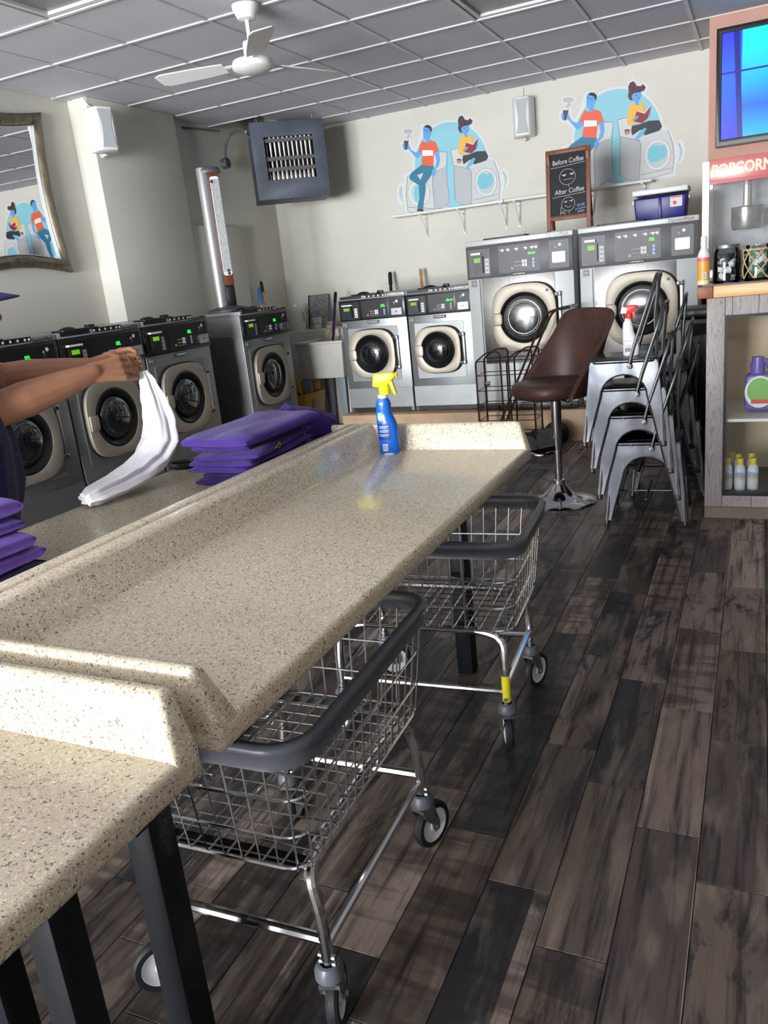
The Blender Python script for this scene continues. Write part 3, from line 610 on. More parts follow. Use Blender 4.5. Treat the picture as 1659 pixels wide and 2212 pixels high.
 ('outline', (120, 122, 128), -6, [(0.396,-0.016),(0.434,-0.127),(0.446,-0.238),(0.432,-0.359),(0.17,-0.385),(0.17,-0.388),(0.434,-0.362),(0.45,-0.238),(0.438,-0.126),(0.399,-0.015)]),
 ('outline', (120, 122, 128), -6, [(0.174,-0.343),(0.436,-0.321),(0.435,-0.318),(0.173,-0.339)]),
 ('outline', (120, 122, 128), -6, [(0.001,-0.007),(0.162,-0.062),(0.164,-0.058),(0.002,-0.004)]),
 ('outline', (120, 122, 128), -6, [(-0.194,0.145),(-0.056,0.119),(-0.055,0.123),(-0.193,0.149)]),
 ('outline', (120, 122, 128), -6, [(-0.018,0.131),(0.069,0.138),(0.068,0.142),(-0.019,0.135)]),
 ('outline', (150, 153, 157), -6, [(-0.265,-0.219),(-0.274,-0.254),(-0.293,-0.285),(-0.321,-0.307),(-0.354,-0.32),(-0.39,-0.321),(-0.424,-0.311),(-0.455,-0.29),(-0.478,-0.261),(-0.491,-0.226),(-0.493,-0.189),(-0.483,-0.154),(-0.464,-0.123),(-0.436,-0.101),(-0.403,-0.089),(-0.367,-0.089),(-0.333,-0.099),(-0.303,-0.12),(-0.281,-0.148),(-0.268,-0.183),(-0.265,-0.22),(-0.262,-0.22),(-0.264,-0.182),(-0.278,-0.147),(-0.301,-0.118),(-0.332,-0.097),(-0.367,-0.086),(-0.404,-0.087),(-0.438,-0.099),(-0.466,-0.122),(-0.486,-0.153),(-0.496,-0.189),(-0.494,-0.226),(-0.481,-0.262),(-0.457,-0.292),(-0.426,-0.313),(-0.39,-0.324),(-0.353,-0.323),(-0.319,-0.31),(-0.291,-0.287),(-0.271,-0.256),(-0.262,-0.22)]),
 ('outline', (150, 153, 157), -6, [(0.419,-0.213),(0.411,-0.25),(0.394,-0.282),(0.369,-0.305),(0.338,-0.319),(0.304,-0.32),(0.271,-0.31),(0.242,-0.289),(0.22,-0.258),(0.207,-0.222),(0.205,-0.184),(0.213,-0.147),(0.231,-0.116),(0.256,-0.092),(0.287,-0.08),(0.321,-0.079),(0.353,-0.089),(0.381,-0.11),(0.403,-0.14),(0.416,-0.176),(0.419,-0.214),(0.422,-0.214),(0.419,-0.175),(0.406,-0.139),(0.384,-0.109),(0.354,-0.087),(0.321,-0.076),(0.286,-0.077),(0.254,-0.09),(0.228,-0.114),(0.21,-0.146),(0.202,-0.184),(0.204,-0.223),(0.217,-0.259),(0.24,-0.29),(0.27,-0.312),(0.304,-0.323),(0.339,-0.321),(0.371,-0.308),(0.397,-0.284),(0.414,-0.251),(0.422,-0.214)]),
 ('trousers', (46, 118, 148), 7, [(-0.329,0.046),(-0.197,0.02),(-0.204,-0.007),(-0.233,-0.06),(-0.301,-0.129),(-0.301,-0.172),(-0.326,-0.262),(-0.348,-0.361),(-0.401,-0.347),(-0.402,-0.317),(-0.375,-0.255),(-0.372,-0.133),(-0.461,-0.063),(-0.462,-0.034),(-0.429,-0.003)]),
 ('gap', (200, 203, 203), 8, [(-0.379,-0.039),(-0.312,-0.027),(-0.348,-0.086)]),
 ('shirt', (228, 96, 62), 8, [(-0.297,0.259),(-0.258,0.234),(-0.209,0.249),(-0.162,0.224),(-0.137,0.147),(-0.179,0.129),(-0.193,0.104),(-0.205,0.018),(-0.325,0.046),(-0.309,0.135),(-0.346,0.176),(-0.325,0.221)]),
 ('shoe', (40, 42, 52), 8, [(-0.409,-0.346),(-0.347,-0.359),(-0.342,-0.377),(-0.411,-0.369)]),
 ('hair', (78, 48, 58), 8, [(0.076,0.377),(0.09,0.405),(0.118,0.414),(0.139,0.387),(0.142,0.373),(0.179,0.363),(0.196,0.377),(0.218,0.35),(0.209,0.327),(0.176,0.319),(0.122,0.317),(0.101,0.299),(0.111,0.264),(0.087,0.272),(0.072,0.303),(0.08,0.336)]),
 ('blouse', (238, 181, 70), 8, [(0.1,0.238),(0.132,0.25),(0.153,0.214),(0.186,0.241),(0.203,0.221),(0.204,0.181),(0.189,0.074),(0.103,0.079),(0.079,0.068),(0.058,0.101),(0.077,0.2)]),
 ('shirt_block', (232, 232, 232), 9, [(-0.306,0.177),(-0.194,0.158),(-0.195,0.111),(-0.308,0.124)]),
 ('face', (92, 163, 222), 9, [(-0.278,0.37),(-0.282,0.291),(-0.271,0.272),(-0.259,0.267),(-0.26,0.234),(-0.242,0.232),(-0.221,0.247),(-0.217,0.288),(-0.199,0.309),(-0.193,0.332),(-0.198,0.361),(-0.228,0.386),(-0.261,0.384)]),
 ('arm', (92, 163, 222), 9, [(-0.346,0.176),(-0.311,0.153),(-0.317,0.136),(-0.364,0.112),(-0.387,0.133),(-0.449,0.212),(-0.457,0.256),(-0.438,0.239),(-0.418,0.194),(-0.371,0.165)]),
 ('arm', (92, 163, 222), 9, [(-0.179,0.131),(-0.137,0.145),(-0.132,0.067),(-0.149,0.013),(-0.183,-0.01),(-0.183,-0.046),(-0.214,-0.08),(-0.228,-0.053),(-0.221,-0.019),(-0.182,0.011),(-0.165,0.064)]),
 ('hand', (92, 163, 222), 9, [(-0.457,0.263),(-0.439,0.246),(-0.45,0.209),(-0.468,0.212)]),
 ('face', (92, 163, 222), 9, [(0.105,0.308),(0.13,0.32),(0.18,0.318),(0.181,0.286),(0.165,0.261),(0.155,0.251),(0.161,0.221),(0.138,0.222),(0.128,0.254),(0.11,0.27)]),
 ('trousers', (44, 48, 62), 9, [(0.102,0.065),(0.173,0.068),(0.243,0.083),(0.327,0.073),(0.35,0.022),(0.329,-0.009),(0.212,-0.027),(0.197,-0.018),(0.223,0.021),(0.169,0.021),(0.104,-0.011),(0.095,0.026)]),
 ('hair', (38, 40, 50), 10, [(-0.265,0.377),(-0.244,0.39),(-0.212,0.383),(-0.19,0.359),(-0.193,0.327),(-0.206,0.326),(-0.214,0.353),(-0.254,0.371)]),
 ('cup', (78, 62, 84), 10, [(-0.487,0.292),(-0.438,0.284),(-0.462,0.204),(-0.49,0.208)]),
 ('lips', (150, 40, 80), 10, [(0.166,0.273),(0.164,0.271),(0.159,0.27),(0.154,0.272),(0.153,0.275),(0.155,0.278),(0.16,0.278),(0.165,0.276)]),
 ('eyes', (40, 60, 110), 10, [(0.13,0.301),(0.148,0.301),(0.147,0.297),(0.129,0.297)]),
 ('book', (140, 34, 54), 10, [(0.142,0.173),(0.209,0.144),(0.263,0.197),(0.237,0.107),(0.188,0.073),(0.12,0.097)]),
 ('hand', (92, 163, 222), 11, [(-0.504,0.263),(-0.482,0.263),(-0.481,0.214),(-0.495,0.211),(-0.504,0.228)]),
 ('cup_lid', (214, 210, 208), 11, [(-0.487,0.308),(-0.435,0.3),(-0.438,0.281),(-0.487,0.289)]),
 ('eyes', (40, 60, 110), 11, [(-0.273,0.353),(-0.255,0.353),(-0.256,0.348),(-0.274,0.348)]),
 ('eyes', (40, 60, 110), 11, [(-0.246,0.339),(-0.226,0.34),(-0.226,0.335),(-0.247,0.334)]),
 ('pages', (226, 190, 165), 11, [(0.154,0.178),(0.209,0.158),(0.252,0.201),(0.265,0.198),(0.211,0.143),(0.142,0.173)]),
 ('foot', (96, 180, 214), 11, [(0.224,0.028),(0.201,-0.017),(0.132,-0.057),(0.121,-0.048),(0.16,0.003),(0.207,0.033)]),
 ('cup', (172, 128, 116), 11, [(0.037,0.04),(0.088,0.039),(0.08,0.006),(0.044,0.004)]),
 ('hand', (92, 163, 222), 12, [(0.102,0.114),(0.153,0.141),(0.16,0.123),(0.116,0.097)]),
 ('hand', (92, 163, 222), 12, [(0.239,0.134),(0.256,0.145),(0.252,0.122),(0.239,0.114)]),
 ('coffee', (70, 45, 40), 12, [(0.084,0.035),(0.081,0.032),(0.073,0.031),(0.062,0.032),(0.051,0.034),(0.043,0.037),(0.04,0.041),(0.043,0.044),(0.052,0.045),(0.063,0.044),(0.073,0.041),(0.081,0.038)]),
]
# ------------------------------------------------------------------ murals on the back wall: flat cut-out stickers
_cm = {}
def ink(c):
    if c not in _cm: _cm[c] = mat('print_%d_%d_%d' % c, C(*c), .55)
    return _cm[c]
def make_mural(x, z, label):
    t = thing('wall_mural', label, 'wall mural', (x, 4.68, z), 0, 'wall murals above the washers')
    names = {'washer_front': 'printed_washer', 'washer_side': 'printed_washer', 'washer_back': 'printed_washer', 'washer_top': 'printed_washer'}
    for idx, (n, c, lay, poly) in enumerate(MURAL):
        y = -.0012 - idx * .00011
        if lay < 0:                                       # a drawn line: two equal rows of points
            n2 = len(poly) // 2
            vs = [(a, y, b) for a, b in poly[:n2]] + [(a, y, b) for a, b in poly[n2:][::-1]]
            vs += [(a, y + .00009, b) for a, y_, b in vs]; q = 2 * n2
            fs = [(k, k + 1, n2 + k + 1, n2 + k) for k in range(n2 - 1)] + [(q + k, q + n2 + k, q + n2 + k + 1, q + k + 1) for k in range(n2 - 1)]
            MB().add(vs, fs).obj(n, ink(c), t, smooth=0); continue
        area = sum(poly[i - 1][0] * poly[i][1] - poly[i][0] * poly[i - 1][1] for i in range(len(poly)))
        me = bpy.data.meshes.new(n); bm = bmesh.new()
        f = bm.faces.new([bm.verts.new((a, y, b)) for a, b in (poly if area > 0 else poly[::-1])])
        f.normal_update(); bmesh.ops.triangulate(bm, faces=[f], ngon_method='EAR_CLIP')
        bm.to_mesh(me); bm.free()
        link(names.get(n, n), me, ink(c), t)
    return t
make_mural(1.45, 2.4, 'left coffee-drinker and reader mural, whole above the wall shelf')
make_mural(1.45 + 1.549, 2.408, 'right coffee-drinker and reader mural, partly behind the chalkboard')

# ------------------------------------------------------------------ wall shelves with brackets
def shelf(x0, x1, brackets, label):
    t = thing('wall_shelf', label, 'shelf', (0, 4.68, 2.0), 0, 'narrow white wall shelves')
    MB().box(x0, x1, -.21, -.004, -.012, .008).obj('board', 'white_paint', t, bevel=.002)
    for x in brackets:
        MB().box(x - .012, x + .012, -.012, -.001, -.24, -.0125).tube([(x, -.012, -.22), (x, -.09, -.10), (x, -.17, -.02)], .006, 6).box(x - .01, x + .01, -.19, -.012, -.018, -.0125).obj('bracket', 'white_paint', t)
        for q in (-.05, -.2): MB().lathe([(.005, -.014), (.005, -.012)], 8, (x, 0, q), 'y').obj('screw', 'ink_black', t)
shelf(.845, 1.975, (1.13, 1.52, 1.94), 'narrow white wall shelf under the left mural')
shelf(1.985, 3.28, (2.07, 2.75, 3.2), 'narrow white wall shelf running behind the chalkboard and cooler')

# ------------------------------------------------------------------ loudspeakers
def speaker(label, loc, rz, wd=.19, ht=.31, dp=.16, cable=None):
    t = thing('loudspeaker', label, 'speaker', loc, rz, 'white wall loudspeakers')
    out = [(-wd / 2, 0), (-wd * .42, -dp * .75), (-wd * .3, -dp), (wd * .3, -dp), (wd * .42, -dp * .75), (wd / 2, 0)]
    MB().prism(out, 'z', 0, ht).obj('cabinet', 'white_plastic', t, bevel=.012, bseg=3)
    g = []
    for k in range(9):
        q = k / 8; g.append((-wd * .27 + .018 * math.sin(q * math.pi), .02 + q * (ht - .04)))
    g2 = [(-a, b) for a, b in g][::-1]
    MB().prism(g2 + g, 'y', -dp - .004, -dp + .004).obj('grille', 'grey_grille', t)
    br = fillet([(0, -.03, ht + .012), (0, .035, ht + .012), (0, .035, -.02), (0, -.03, -.02)], .02, 4)
    MB().tube(br, .006, 6).obj('bracket', 'white_plastic', t)
    MB().lathe([(.022, 0), (.026, .006), (.022, .014)], 14, (0, -.04, -.022)).obj('knob', 'white_plastic', t)
    if cable: MB().tube(fillet(cable, .03), .004, 6).obj('cable', 'white_plastic', t)
    return t
speaker('white loudspeaker mounted high on the pillar beside the mirror', (-.415, 1.99, 2.55), math.radians(64), .2, .30, .17, [(0, .01, .3), (-.04, .035, .36), (-.06, .035, .40)])
speaker('white loudspeaker on the back wall between the two murals', (2.165, 4.645, 2.52), math.radians(8), .2, .32, .17, [(0, .02, .32), (0, .02, .42)])

# ------------------------------------------------------------------ unit heater hung in the corner
noisy('heater_paint', C(74, 80, 92), C(84, 90, 102), 5, 4, .5, .1)
mat('heater_edge', C(120, 126, 134), .45, .3)
noisy('tube_metal', C(190, 186, 182), C(160, 152, 144), 10, 3, .3, .7)
ang = math.atan2(.40, .546)
t = thing('unit_heater', 'grey gas unit heater with bright vertical tubes, hung in the back left corner', 'heater', (-.096, 3.60, 2.235), ang)
Wd, Ht, Dp = .677, .665, .44
x0, x1, z0, z1 = .115, .565, .17, .535
mb = MB(); mb.ring([(0, 0), (Wd, 0), (Wd, Ht), (0, Ht)], [(x0, z0), (x1, z0), (x1, z1), (x0, z1)], 'y', 0, .02)
mb.obj('front_frame', 'heater_paint', t, bevel=.004)
mb = MB().box(0, .012, .02, Dp, 0, Ht).box(Wd - .012, Wd, .02, Dp, 0, Ht).box(.012, Wd - .012, .02, Dp, Ht - .012, Ht).box(.012, Wd - .012, .02, Dp, 0, .012).box(.012, Wd - .012, Dp - .012, Dp, .012, Ht - .012)
mb.obj('casing', 'heater_paint', t)
MB().box(.02, Wd - .02, .16, .17, .02, Ht - .02).obj('inner_back', 'dark_void', t)
for k in range(11):
    x = x0 + .02 + k * (x1 - x0 - .04) / 10
    MB().tube([(x, .085, z0 - .03), (x, .085, z0 + .03), (x, .085, z0 + .09), (x, .085, z0 + .2), (x, .085, z1 + .03)], [.017, .019, .012, .010, .016], 10).obj('exchanger_tube', 'tube_metal', t)
for q in (.25, .5, .93): MB().box(x0, x1, .028, .036, z0 + (z1 - z0) * q - .016, z0 + (z1 - z0) * q + .016).obj('louvre', 'washer_grey_dark', t)
for k, x in enumerate((.14, .26, .31, .43, .475, .58)): MB().prism([(x - .012, .10), (x + .004, .06), (x + .014, .06), (x - .002, .10)], 'z', -.0015, .001).obj('slot', 'black_matte', t)
for (x, y) in ((.08, .1), (Wd - .08, .1), (.08, Dp - .1), (Wd - .08, Dp - .1)): MB().tube([(x, y, Ht), (x, y, 1.05)], .006, 6).obj('hanger_rod', 'galvanised', t)
t = thing('conduit', 'grey flexible conduit and junction box between tower heater and unit heater', 'conduit', (0, 0, 0))
MB().tube(fillet([(-.47, 3.70, 2.66), (-.47, 3.74, 2.80), (-.40, 3.76, 2.885), (-.25, 3.70, 2.87), (-.12, 3.70, 2.75)], .08, 6), .012, 8).obj('flexible_pipe', 'washer_grey_dark', t)
MB().lathe([(.05, 0), (.05, .05), (.04, .06)], 16, (-.5, 3.70, 2.62), 'x').obj('junction_box', 'galvanised', t)
MB().tube([(-.58, 3.25, 2.90), (-.42, 3.60, 2.885)], .01, 8).obj('straight_pipe', 'washer_grey_dark', t)

# ------------------------------------------------------------------ infrared tower heater standing on the washer
noisy('brown_wood', C(118, 58, 36), C(96, 46, 30), 10, 4, .4, stretch=(6, 6, .6))
t = thing('tower_heater', 'tall silver and brown tower heater with ribbed grille, on top of a washer', 'heater', (-.09, 2.86, 1.2925), math.radians(35))
MB().lathe([(.19, 0), (.19, .012), (.17, .022), (.09, .04), (.07, .045), (0, .045)], 36).obj('base', 'washer_grey_dark', t)
MB().lathe([(.05, .04), (.05, 1.16), (.046, 1.175)], 20, (-.055, -.02, 0), sy=.8).obj('silver_post', mat('silver_satin', C(178, 178, 178), .38, .55), t)
MB().box(-.03, .072, -.03, .05, .04, .215).obj('lower_column', 'black_plastic', t, bevel=.01)
MB().box(-.03, .075, -.035, .045, .215, 1.135).obj('brown_panel', 'brown_wood', t, bevel=.008)
MB().prism(rrect(.036, .70, .074, .80, .02, 5), 'y', -.045, -.034).obj('grille_plate', 'white_plastic', t)
for k in range(6): MB().box(.006 + k * .0115, .0105 + k * .0115, -.050, -.044, .33, 1.08).obj('grille_rib', 'galvanised', t)
for q in (1.06, .315, .34): MB().lathe([(.012, -.052), (.012, -.044)], 12, (.045 if q < 1 else .012, 0, q), 'y').obj('knob', 'black_plastic', t)
MB().prism([(-.095, .03), (-.1, .06), (-.04, .075), (.06, .06), (.065, .03)], 'z', .2, 1.12).obj('rear_guard', 'black_matte', t)
for k in range(46): MB().box(-.108, -.03, .028, .034, .23 + k * .019, .236 + k * .019).obj('guard_bar', 'black_plastic', t, smooth=0)
MB().lathe([(.1, 1.13), (.105, 1.15), (.085, 1.175), (.03, 1.185), (0, 1.186)], 24, (-.005, 0, 0), sx=1, sy=.7).obj('top_cap', 'washer_grey_dark', t)

# ------------------------------------------------------------------ mirror in an antique frame
noisy('antique_frame', C(132, 122, 104), C(104, 96, 82), 30, 5, .38, .6, stretch=(1, 1, .3))
t = thing('wall_mirror', 'large mirror in a pale bronze frame with inward curving sides', 'mirror', (-.65, 1.19, 1.716), math.pi / 2)
def concave(w_, h_, inset, n=9):
    pts = []; c = [(-w_ / 2, 0), (w_ / 2, 0), (w_ / 2, h_), (-w_ / 2, h_)]
    for i in range(4):
        a, b = c[i], c[(i + 1) % 4]
        nx, ny = -(b[1] - a[1]), b[0] - a[0]; l = math.hypot(nx, ny); nx /= l; ny /= l
        for k in range(n): q = k / n; s_ = inset * math.sin(math.pi * q); pts.append((a[0] + (b[0] - a[0]) * q + nx * s_, a[1] + (b[1] - a[1]) * q + ny * s_))
    return pts
out = concave(.94, 1.118, .05); cx, cz = 0, .559
mid = [(a * .90, cz + (b - cz) * .915) for a, b in out]; inn = [(a * .80, cz + (b - cz) * .83) for a, b in out]
n = len(out); vs = [(a, -.002, b) for a, b in out] + [(a, -.03, b) for a, b in out] + [(a, -.055, b) for a, b in mid] + [(a, -.03, b) for a, b in inn] + [(a, -.012, b) for a, b in inn]
MB().add(vs, [(r_ * n + i, r_ * n + (i + 1) % n, (r_ + 1) * n + (i + 1) % n, (r_ + 1) * n + i) for r_ in range(4) for i in range(n)]).obj('frame', 'antique_frame', t, smooth=60)
n2 = [(a * .985, cz + (b - cz) * .99) for a, b in inn]
MB().ring(inn, n2, 'y', -.032, -.014).obj('gilt_bead', 'trim_silver', t)
MB().prism(inn, 'y', -.014, -.004).obj('mirror_glass', 'mirror_glass', t, smooth=0)

# ------------------------------------------------------------------ ceiling fan (at rest)
mat('fan_white', C(230, 230, 228), .4)
t = thing('ceiling_fan', 'white ceiling fan with short down rod', 'ceiling fan', (1.53, 1.14, 2.946))
MB().lathe([(.02, -.075), (.05, -.068), (.072, -.02), (.075, 0)][::-1], 24).obj('canopy', 'fan_white', t)
MB().tube([(0, 0, -.07), (0, 0, -.19)], .012, 10).obj('down_rod', 'fan_white', t)
MB().lathe([(.012, -.175), (.038, -.18), (.042, -.19), (.042, -.265), (.036, -.27)], 24).obj('motor_neck', 'fan_white', t)
MB().lathe([(.05, -.27), (.11, -.275), (.115, -.285), (.115, -.315), (.105, -.322), (.07, -.335), (.0, -.342)], 32).obj('motor_housing', 'fan_white', t)
for k in range(3):
    a = math.radians(188 + 120 * k); M = Matrix.Rotation(a, 4, 'Z') @ Matrix.Translation((0, 0, -.285)) @ Matrix.Rotation(math.radians(12), 4, 'X')
    b = MB().box(.10, .2, -.012, .012, -.003, .003).xf(M).obj('blade_iron', 'fan_white', t)
    MB().prism([(.17, -.05), (.3, -.062), (.56, -.07), (.6, -.05), (.6, .05), (.56, .07), (.3, .062), (.17, .05)], 'z', -.004, .002).xf(M).obj('blade', 'fan_white', t, bevel=.001, bseg=1)

# ------------------------------------------------------------------ television on the pink wall
def tv_mat():
    m = mat('tv_picture', (0, 0, 0, 1), .3); p = P_(m); tc = N(m, 'ShaderNodeTexCoord'); s = N(m, 'ShaderNodeSeparateXYZ'); L(m, tc, 'Object', s, 0)
    r1 = ramp(m, [(0, C(40, 10, 235)), (.25, C(20, 70, 250)), (.6, C(30, 110, 250)), (1, C(40, 60, 245))])
    mr = N(m, 'ShaderNodeMapRange'); mr.inputs[1].default_value = 0; mr.inputs[2].default_value = .72; L(m, s, 2, mr, 0); L(m, mr, 0, r1, 'Fac')
    r2 = ramp(m, [(0, C(0, 200, 255)), (.35, C(0, 110, 255)), (.75, C(0, 225, 255)), (1, C(0, 255, 255))]); L(m, mr, 0, r2, 'Fac')
    def band(sock, c, w_):
        a = N(m, 'ShaderNodeMath', operation='SUBTRACT'); a.inputs[1].default_value = c; m.node_tree.links.new(sock, a.inputs[0])
        b = N(m, 'ShaderNodeMath', operation='ABSOLUTE'); L(m, a, 0, b, 0)
        c_ = N(m, 'ShaderNodeMath', operation='LESS_THAN'); c_.inputs[1].default_value = w_; L(m, b, 0, c_, 0); return c_
    gt = N(m, 'ShaderNodeMath', operation='GREATER_THAN'); gt.inputs[1].default_value = .165; L(m, s, 0, gt, 0)
    x = N(m, 'ShaderNodeMix', data_type='RGBA'); L(m, gt, 0, x, 0); L(m, r1, 0, x, 6); L(m, r2, 0, x, 7)
    # dark curved upright between the two halves and one thin cross line
    cv = N(m, 'ShaderNodeMath', operation='MULTIPLY_ADD'); cv.inputs[1].default_value = .05; L(m, s, 2, cv, 0); L(m, s, 0, cv, 2)
    b1 = band(cv.outputs[0], .165, .018); x2 = N(m, 'ShaderNodeMix', data_type='RGBA'); x2.inputs[7].default_value = C(0, 10, 150); L(m, b1, 0, x2, 0); L(m, x, 2, x2, 6)
    b2 = band(s.outputs[2], .48, .006); x3 = N(m, 'ShaderNodeMix', data_type='RGBA'); x3.inputs[7].default_value = C(0, 20, 170); L(m, b2, 0, x3, 0); L(m, x2, 2, x3, 6)
    L(m, x3, 2, p, 'Emission Color'); p.inputs['Emission Strength'].default_value = 1.0
tv_mat()
t = thing('television', 'wall television showing a bright blue and cyan picture', 'television', (3.825, 3.653, 2.085))
MB().ring([(0, 0), (1.27, 0), (1.27, .77), (0, .77)], [(.035, .05), (1.235, .05), (1.235, .735), (.035, .735)], 'y', -.065, -.04).obj('bezel', 'black_plastic', t, bevel=.004)
MB().box(.03, 1.24, -.045, -.02, .03, .74).obj('back_shell', 'black_matte', t)
MB().box(.035, 1.235, -.052, -.046, 0, .685).xf(Matrix.Translation((0, 0, .05))).obj('screen', 'tv_picture', t, smooth=0)
MB().box(.5, .77, -.02, 0, .3, .5).obj('wall_mount', 'black_steel', t)

# ------------------------------------------------------------------ chalkboard easel on washer 15
noisy('easel_wood', C(126, 74, 48), C(104, 60, 40), 8, 5, .5, stretch=(6, 6, .8))
noisy('chalkboard', C(20, 22, 26), C(30, 33, 38), 3, 5, .7)
mat('chalk', C(205, 205, 205), .8); mat('chalk_blue', C(150, 175, 225), .8)
t = thing('chalkboard_easel', 'wood framed chalkboard lettered Before Coffee, After Coffee, on a washer', 'chalkboard', (2.762, 3.545, 1.6515))
lean = Matrix.Rotation(math.radians(-5), 4, 'X')
WW, HH = .345, .60
for sx in (-1, 1): MB().box(sx * (WW / 2 - .016) - .016, sx * (WW / 2 - .016) + .016, -.011, .011, 0, HH).xf(lean).obj('stile', 'easel_wood', t, bevel=.002)
for z in (.075, HH - .032): MB().box(-WW / 2 + .032, WW / 2 - .032, -.010, .010, z, z + .032).xf(lean).obj('rail', 'easel_wood', t, bevel=.002)
MB().box(-WW / 2 + .03, WW / 2 - .03, -.003, .004, .1, HH - .03).xf(lean).obj('slate', 'chalkboard', t)
bl = Matrix.Translation((0, .02, HH * .93)) @ Matrix.Rotation(math.radians(12), 4, 'X')
for sx in (-1, 1): MB().box(sx * (WW / 2 - .02) - .013, sx * (WW / 2 - .02) + .013, 0, .018, -HH * .94, 0).xf(bl).obj('rear_leg', 'easel_wood', t, bevel=.002)
def chalk_line(pts, wd=.003, m='chalk', nm='chalk_line'):
    o = MB().tube([(a, -.0042, b) for a, b in pts], wd / 2, 5).xf(lean).obj(nm, m, t); return o
def chalk_text(s, size, x, z, roll, m='chalk', sx=1.0):
    o = lettering(s, size, m, t, x, -.0038, z, roll=roll, sx=sx, name='chalk_lettering', shear=.1)
    for v in o.data.vertices: v.co = lean @ v.co
chalk_text('Before Coffee', .052, .0, .507, .05, sx=.82)
chalk_line([(-.135, .466), (.0, .476), (.13, .486)])
chalk_line([(x, z) for x, z in circ(-.005, .392, .062, 24, .058)] + [(.057, .392)])
chalk_line([(-.037, .372), (.037, .376)]); chalk_line([(.006, .334), (.007, .312)])
for sx, z in ((-1, .405), (1, .409)): MB().prism([(sx * .03 - .02, z + .004), (sx * .03 + .018, z + .008), (sx * .03 + .002, z - .008)], 'y', -.0048, -.003).xf(lean).obj('chalk_eye', 'chalk', t)
chalk_text('After Coffee', .052, .008, .287, .05, sx=.86)
chalk_line([(-.125, .247), (.0, .256), (.135, .264)])
chalk_line(circ(-.002, .190, .052, 24, .052) + [(.05, .19)])
chalk_line([(-.027, .182), (-.012, .168), (.005, .165), (.022, .176)])
for sx, z in ((-1, .207), (1, .211)): MB().prism([(sx * .022 - .016, z + .003), (sx * .022 + .014, z + .006), (sx * .022 + .002, z - .005)], 'y', -.0048, -.003).xf(lean).obj('chalk_eye', 'chalk', t)
chalk_line([(.004, .138), (.005, .114)])
chalk_line([(-.062, .135), (-.06, .12), (-.068, .113), (-.064, .098), (-.03, .1), (-.027, .13), (-.036, .138), (-.062, .135)]); chalk_line([(-.06, .137), (-.06, .165), (-.052, .178)]); chalk_line([(-.064, .128), (-.03, .124)])
chalk_text('$3.00', .026, .095, .172, .1, 'chalk_blue'); chalk_text('w/ cookie', .021, .092, .148, .1, 'chalk_blue'); chalk_text('(FREE)', .021, .096, .125, .1, 'chalk_blue')

# ------------------------------------------------------------------ cooler on washer 16
mat('cooler_blue', C(18, 22, 110), .35); mat('sticker_red', C(200, 50, 50), .5)
t = thing('cooler', 'blue picnic cooler with white lid on top of a washer', 'cooler', (3.452, 3.62, 1.6385))
MB().add([(-.175, -.11, 0), (.175, -.11, 0), (.175, .11, 0), (-.175, .11, 0), (-.19, -.125, .165), (.19, -.125, .165), (.19, .125, .185), (-.19, .125, .185)], [(3, 2, 1, 0), (4, 5, 6, 7), (0, 1, 5, 4), (1, 2, 6, 5), (2, 3, 7, 6), (3, 0, 4, 7)]).obj('body', 'cooler_blue', t, bevel=.012, bseg=3)
MB().box(-.198, .198, -.133, .133, .185, .225).obj('lid', 'white_plastic', t, bevel=.01, bseg=3)
MB().box(-.01, .012, -.128, -.115, .01, .16).obj('front_rib', 'cooler_blue', t, bevel=.003)
s = MB().prism(rrect(.115, .118, .085, .075, .006, 3), 'y', -.1255, -.119).obj('product_sticker', 'sticker', t)
MB().box(.078, .152, -.1262, -.124, .143, .153).obj('sticker_band', 'sticker_red', s); MB().prism(circ(.105, .108, .014, 10), 'y', -.1262, -.124).obj('sticker_picture', 'sticker_red', s, smooth=0)
for sx in (-1, 1): MB().box(sx * .2 - .008, sx * .2 + .008, -.05, .05, .13, .16).obj('handle', 'white_plastic', t, bevel=.004)
# ------------------------------------------------------------------ corner by the utility sink
struct('trim_5', MB().box(-.58, .66, 4.22, 4.68, 0, .985), 'wall_paint', bevel=.004, label='boxed ledge behind the utility sink')
noisy('tub_plastic', C(176, 174, 166), C(186, 184, 176), 6, 3, .45)
mat('tub_leg', C(110, 120, 124), .5); mat('yellow_plastic', C(196, 150, 40), .45); mat('jug_plastic', C(196, 200, 190), .35)
mat('cup_white', C(214, 210, 208), .4); noisy('stick_wood', C(186, 146, 100), C(166, 126, 84), 10, 3, .55); mat('handle_purple', C(40, 28, 70), .4); mat('blue_plastic', C(40, 100, 170), .4)
t = thing('utility_sink', 'grey plastic laundry sink on four legs, between washers in the corner', 'sink', (.315, 3.93, 0))
def tub(x0, x1, y0, y1, z0, z1, tp):
    o = [(x0 + tp, y0 + tp), (x1 - tp, y0 + tp), (x1 - tp, y1 - tp), (x0 + tp, y1 - tp)]; u = [(x0, y0), (x1, y0), (x1, y1), (x0, y1)]
    i = [(x0 + .02, y0 + .02), (x1 - .02, y0 + .02), (x1 - .02, y1 - .02), (x0 + .02, y1 - .02)]; b = [(a * .88, c * .88) for a, c in i]
    vs = [(a, c, z0) for a, c in o] + [(a, c, z1) for a, c in u] + [(a, c, z1) for a, c in i] + [(a, c, z0 + .03) for a, c in b]
    fs = [(3, 2, 1, 0), (12, 13, 14, 15)] + [(r_ * 4 + k, r_ * 4 + (k + 1) % 4, r_ * 4 + 4 + (k + 1) % 4, r_ * 4 + 4 + k) for r_ in range(3) for k in range(4)]
    return MB().add(vs, fs)
tub(-.26, .255, -.29, .27, .555, .905, .03).obj('tub', 'tub_plastic', t, bevel=.012, bseg=3)
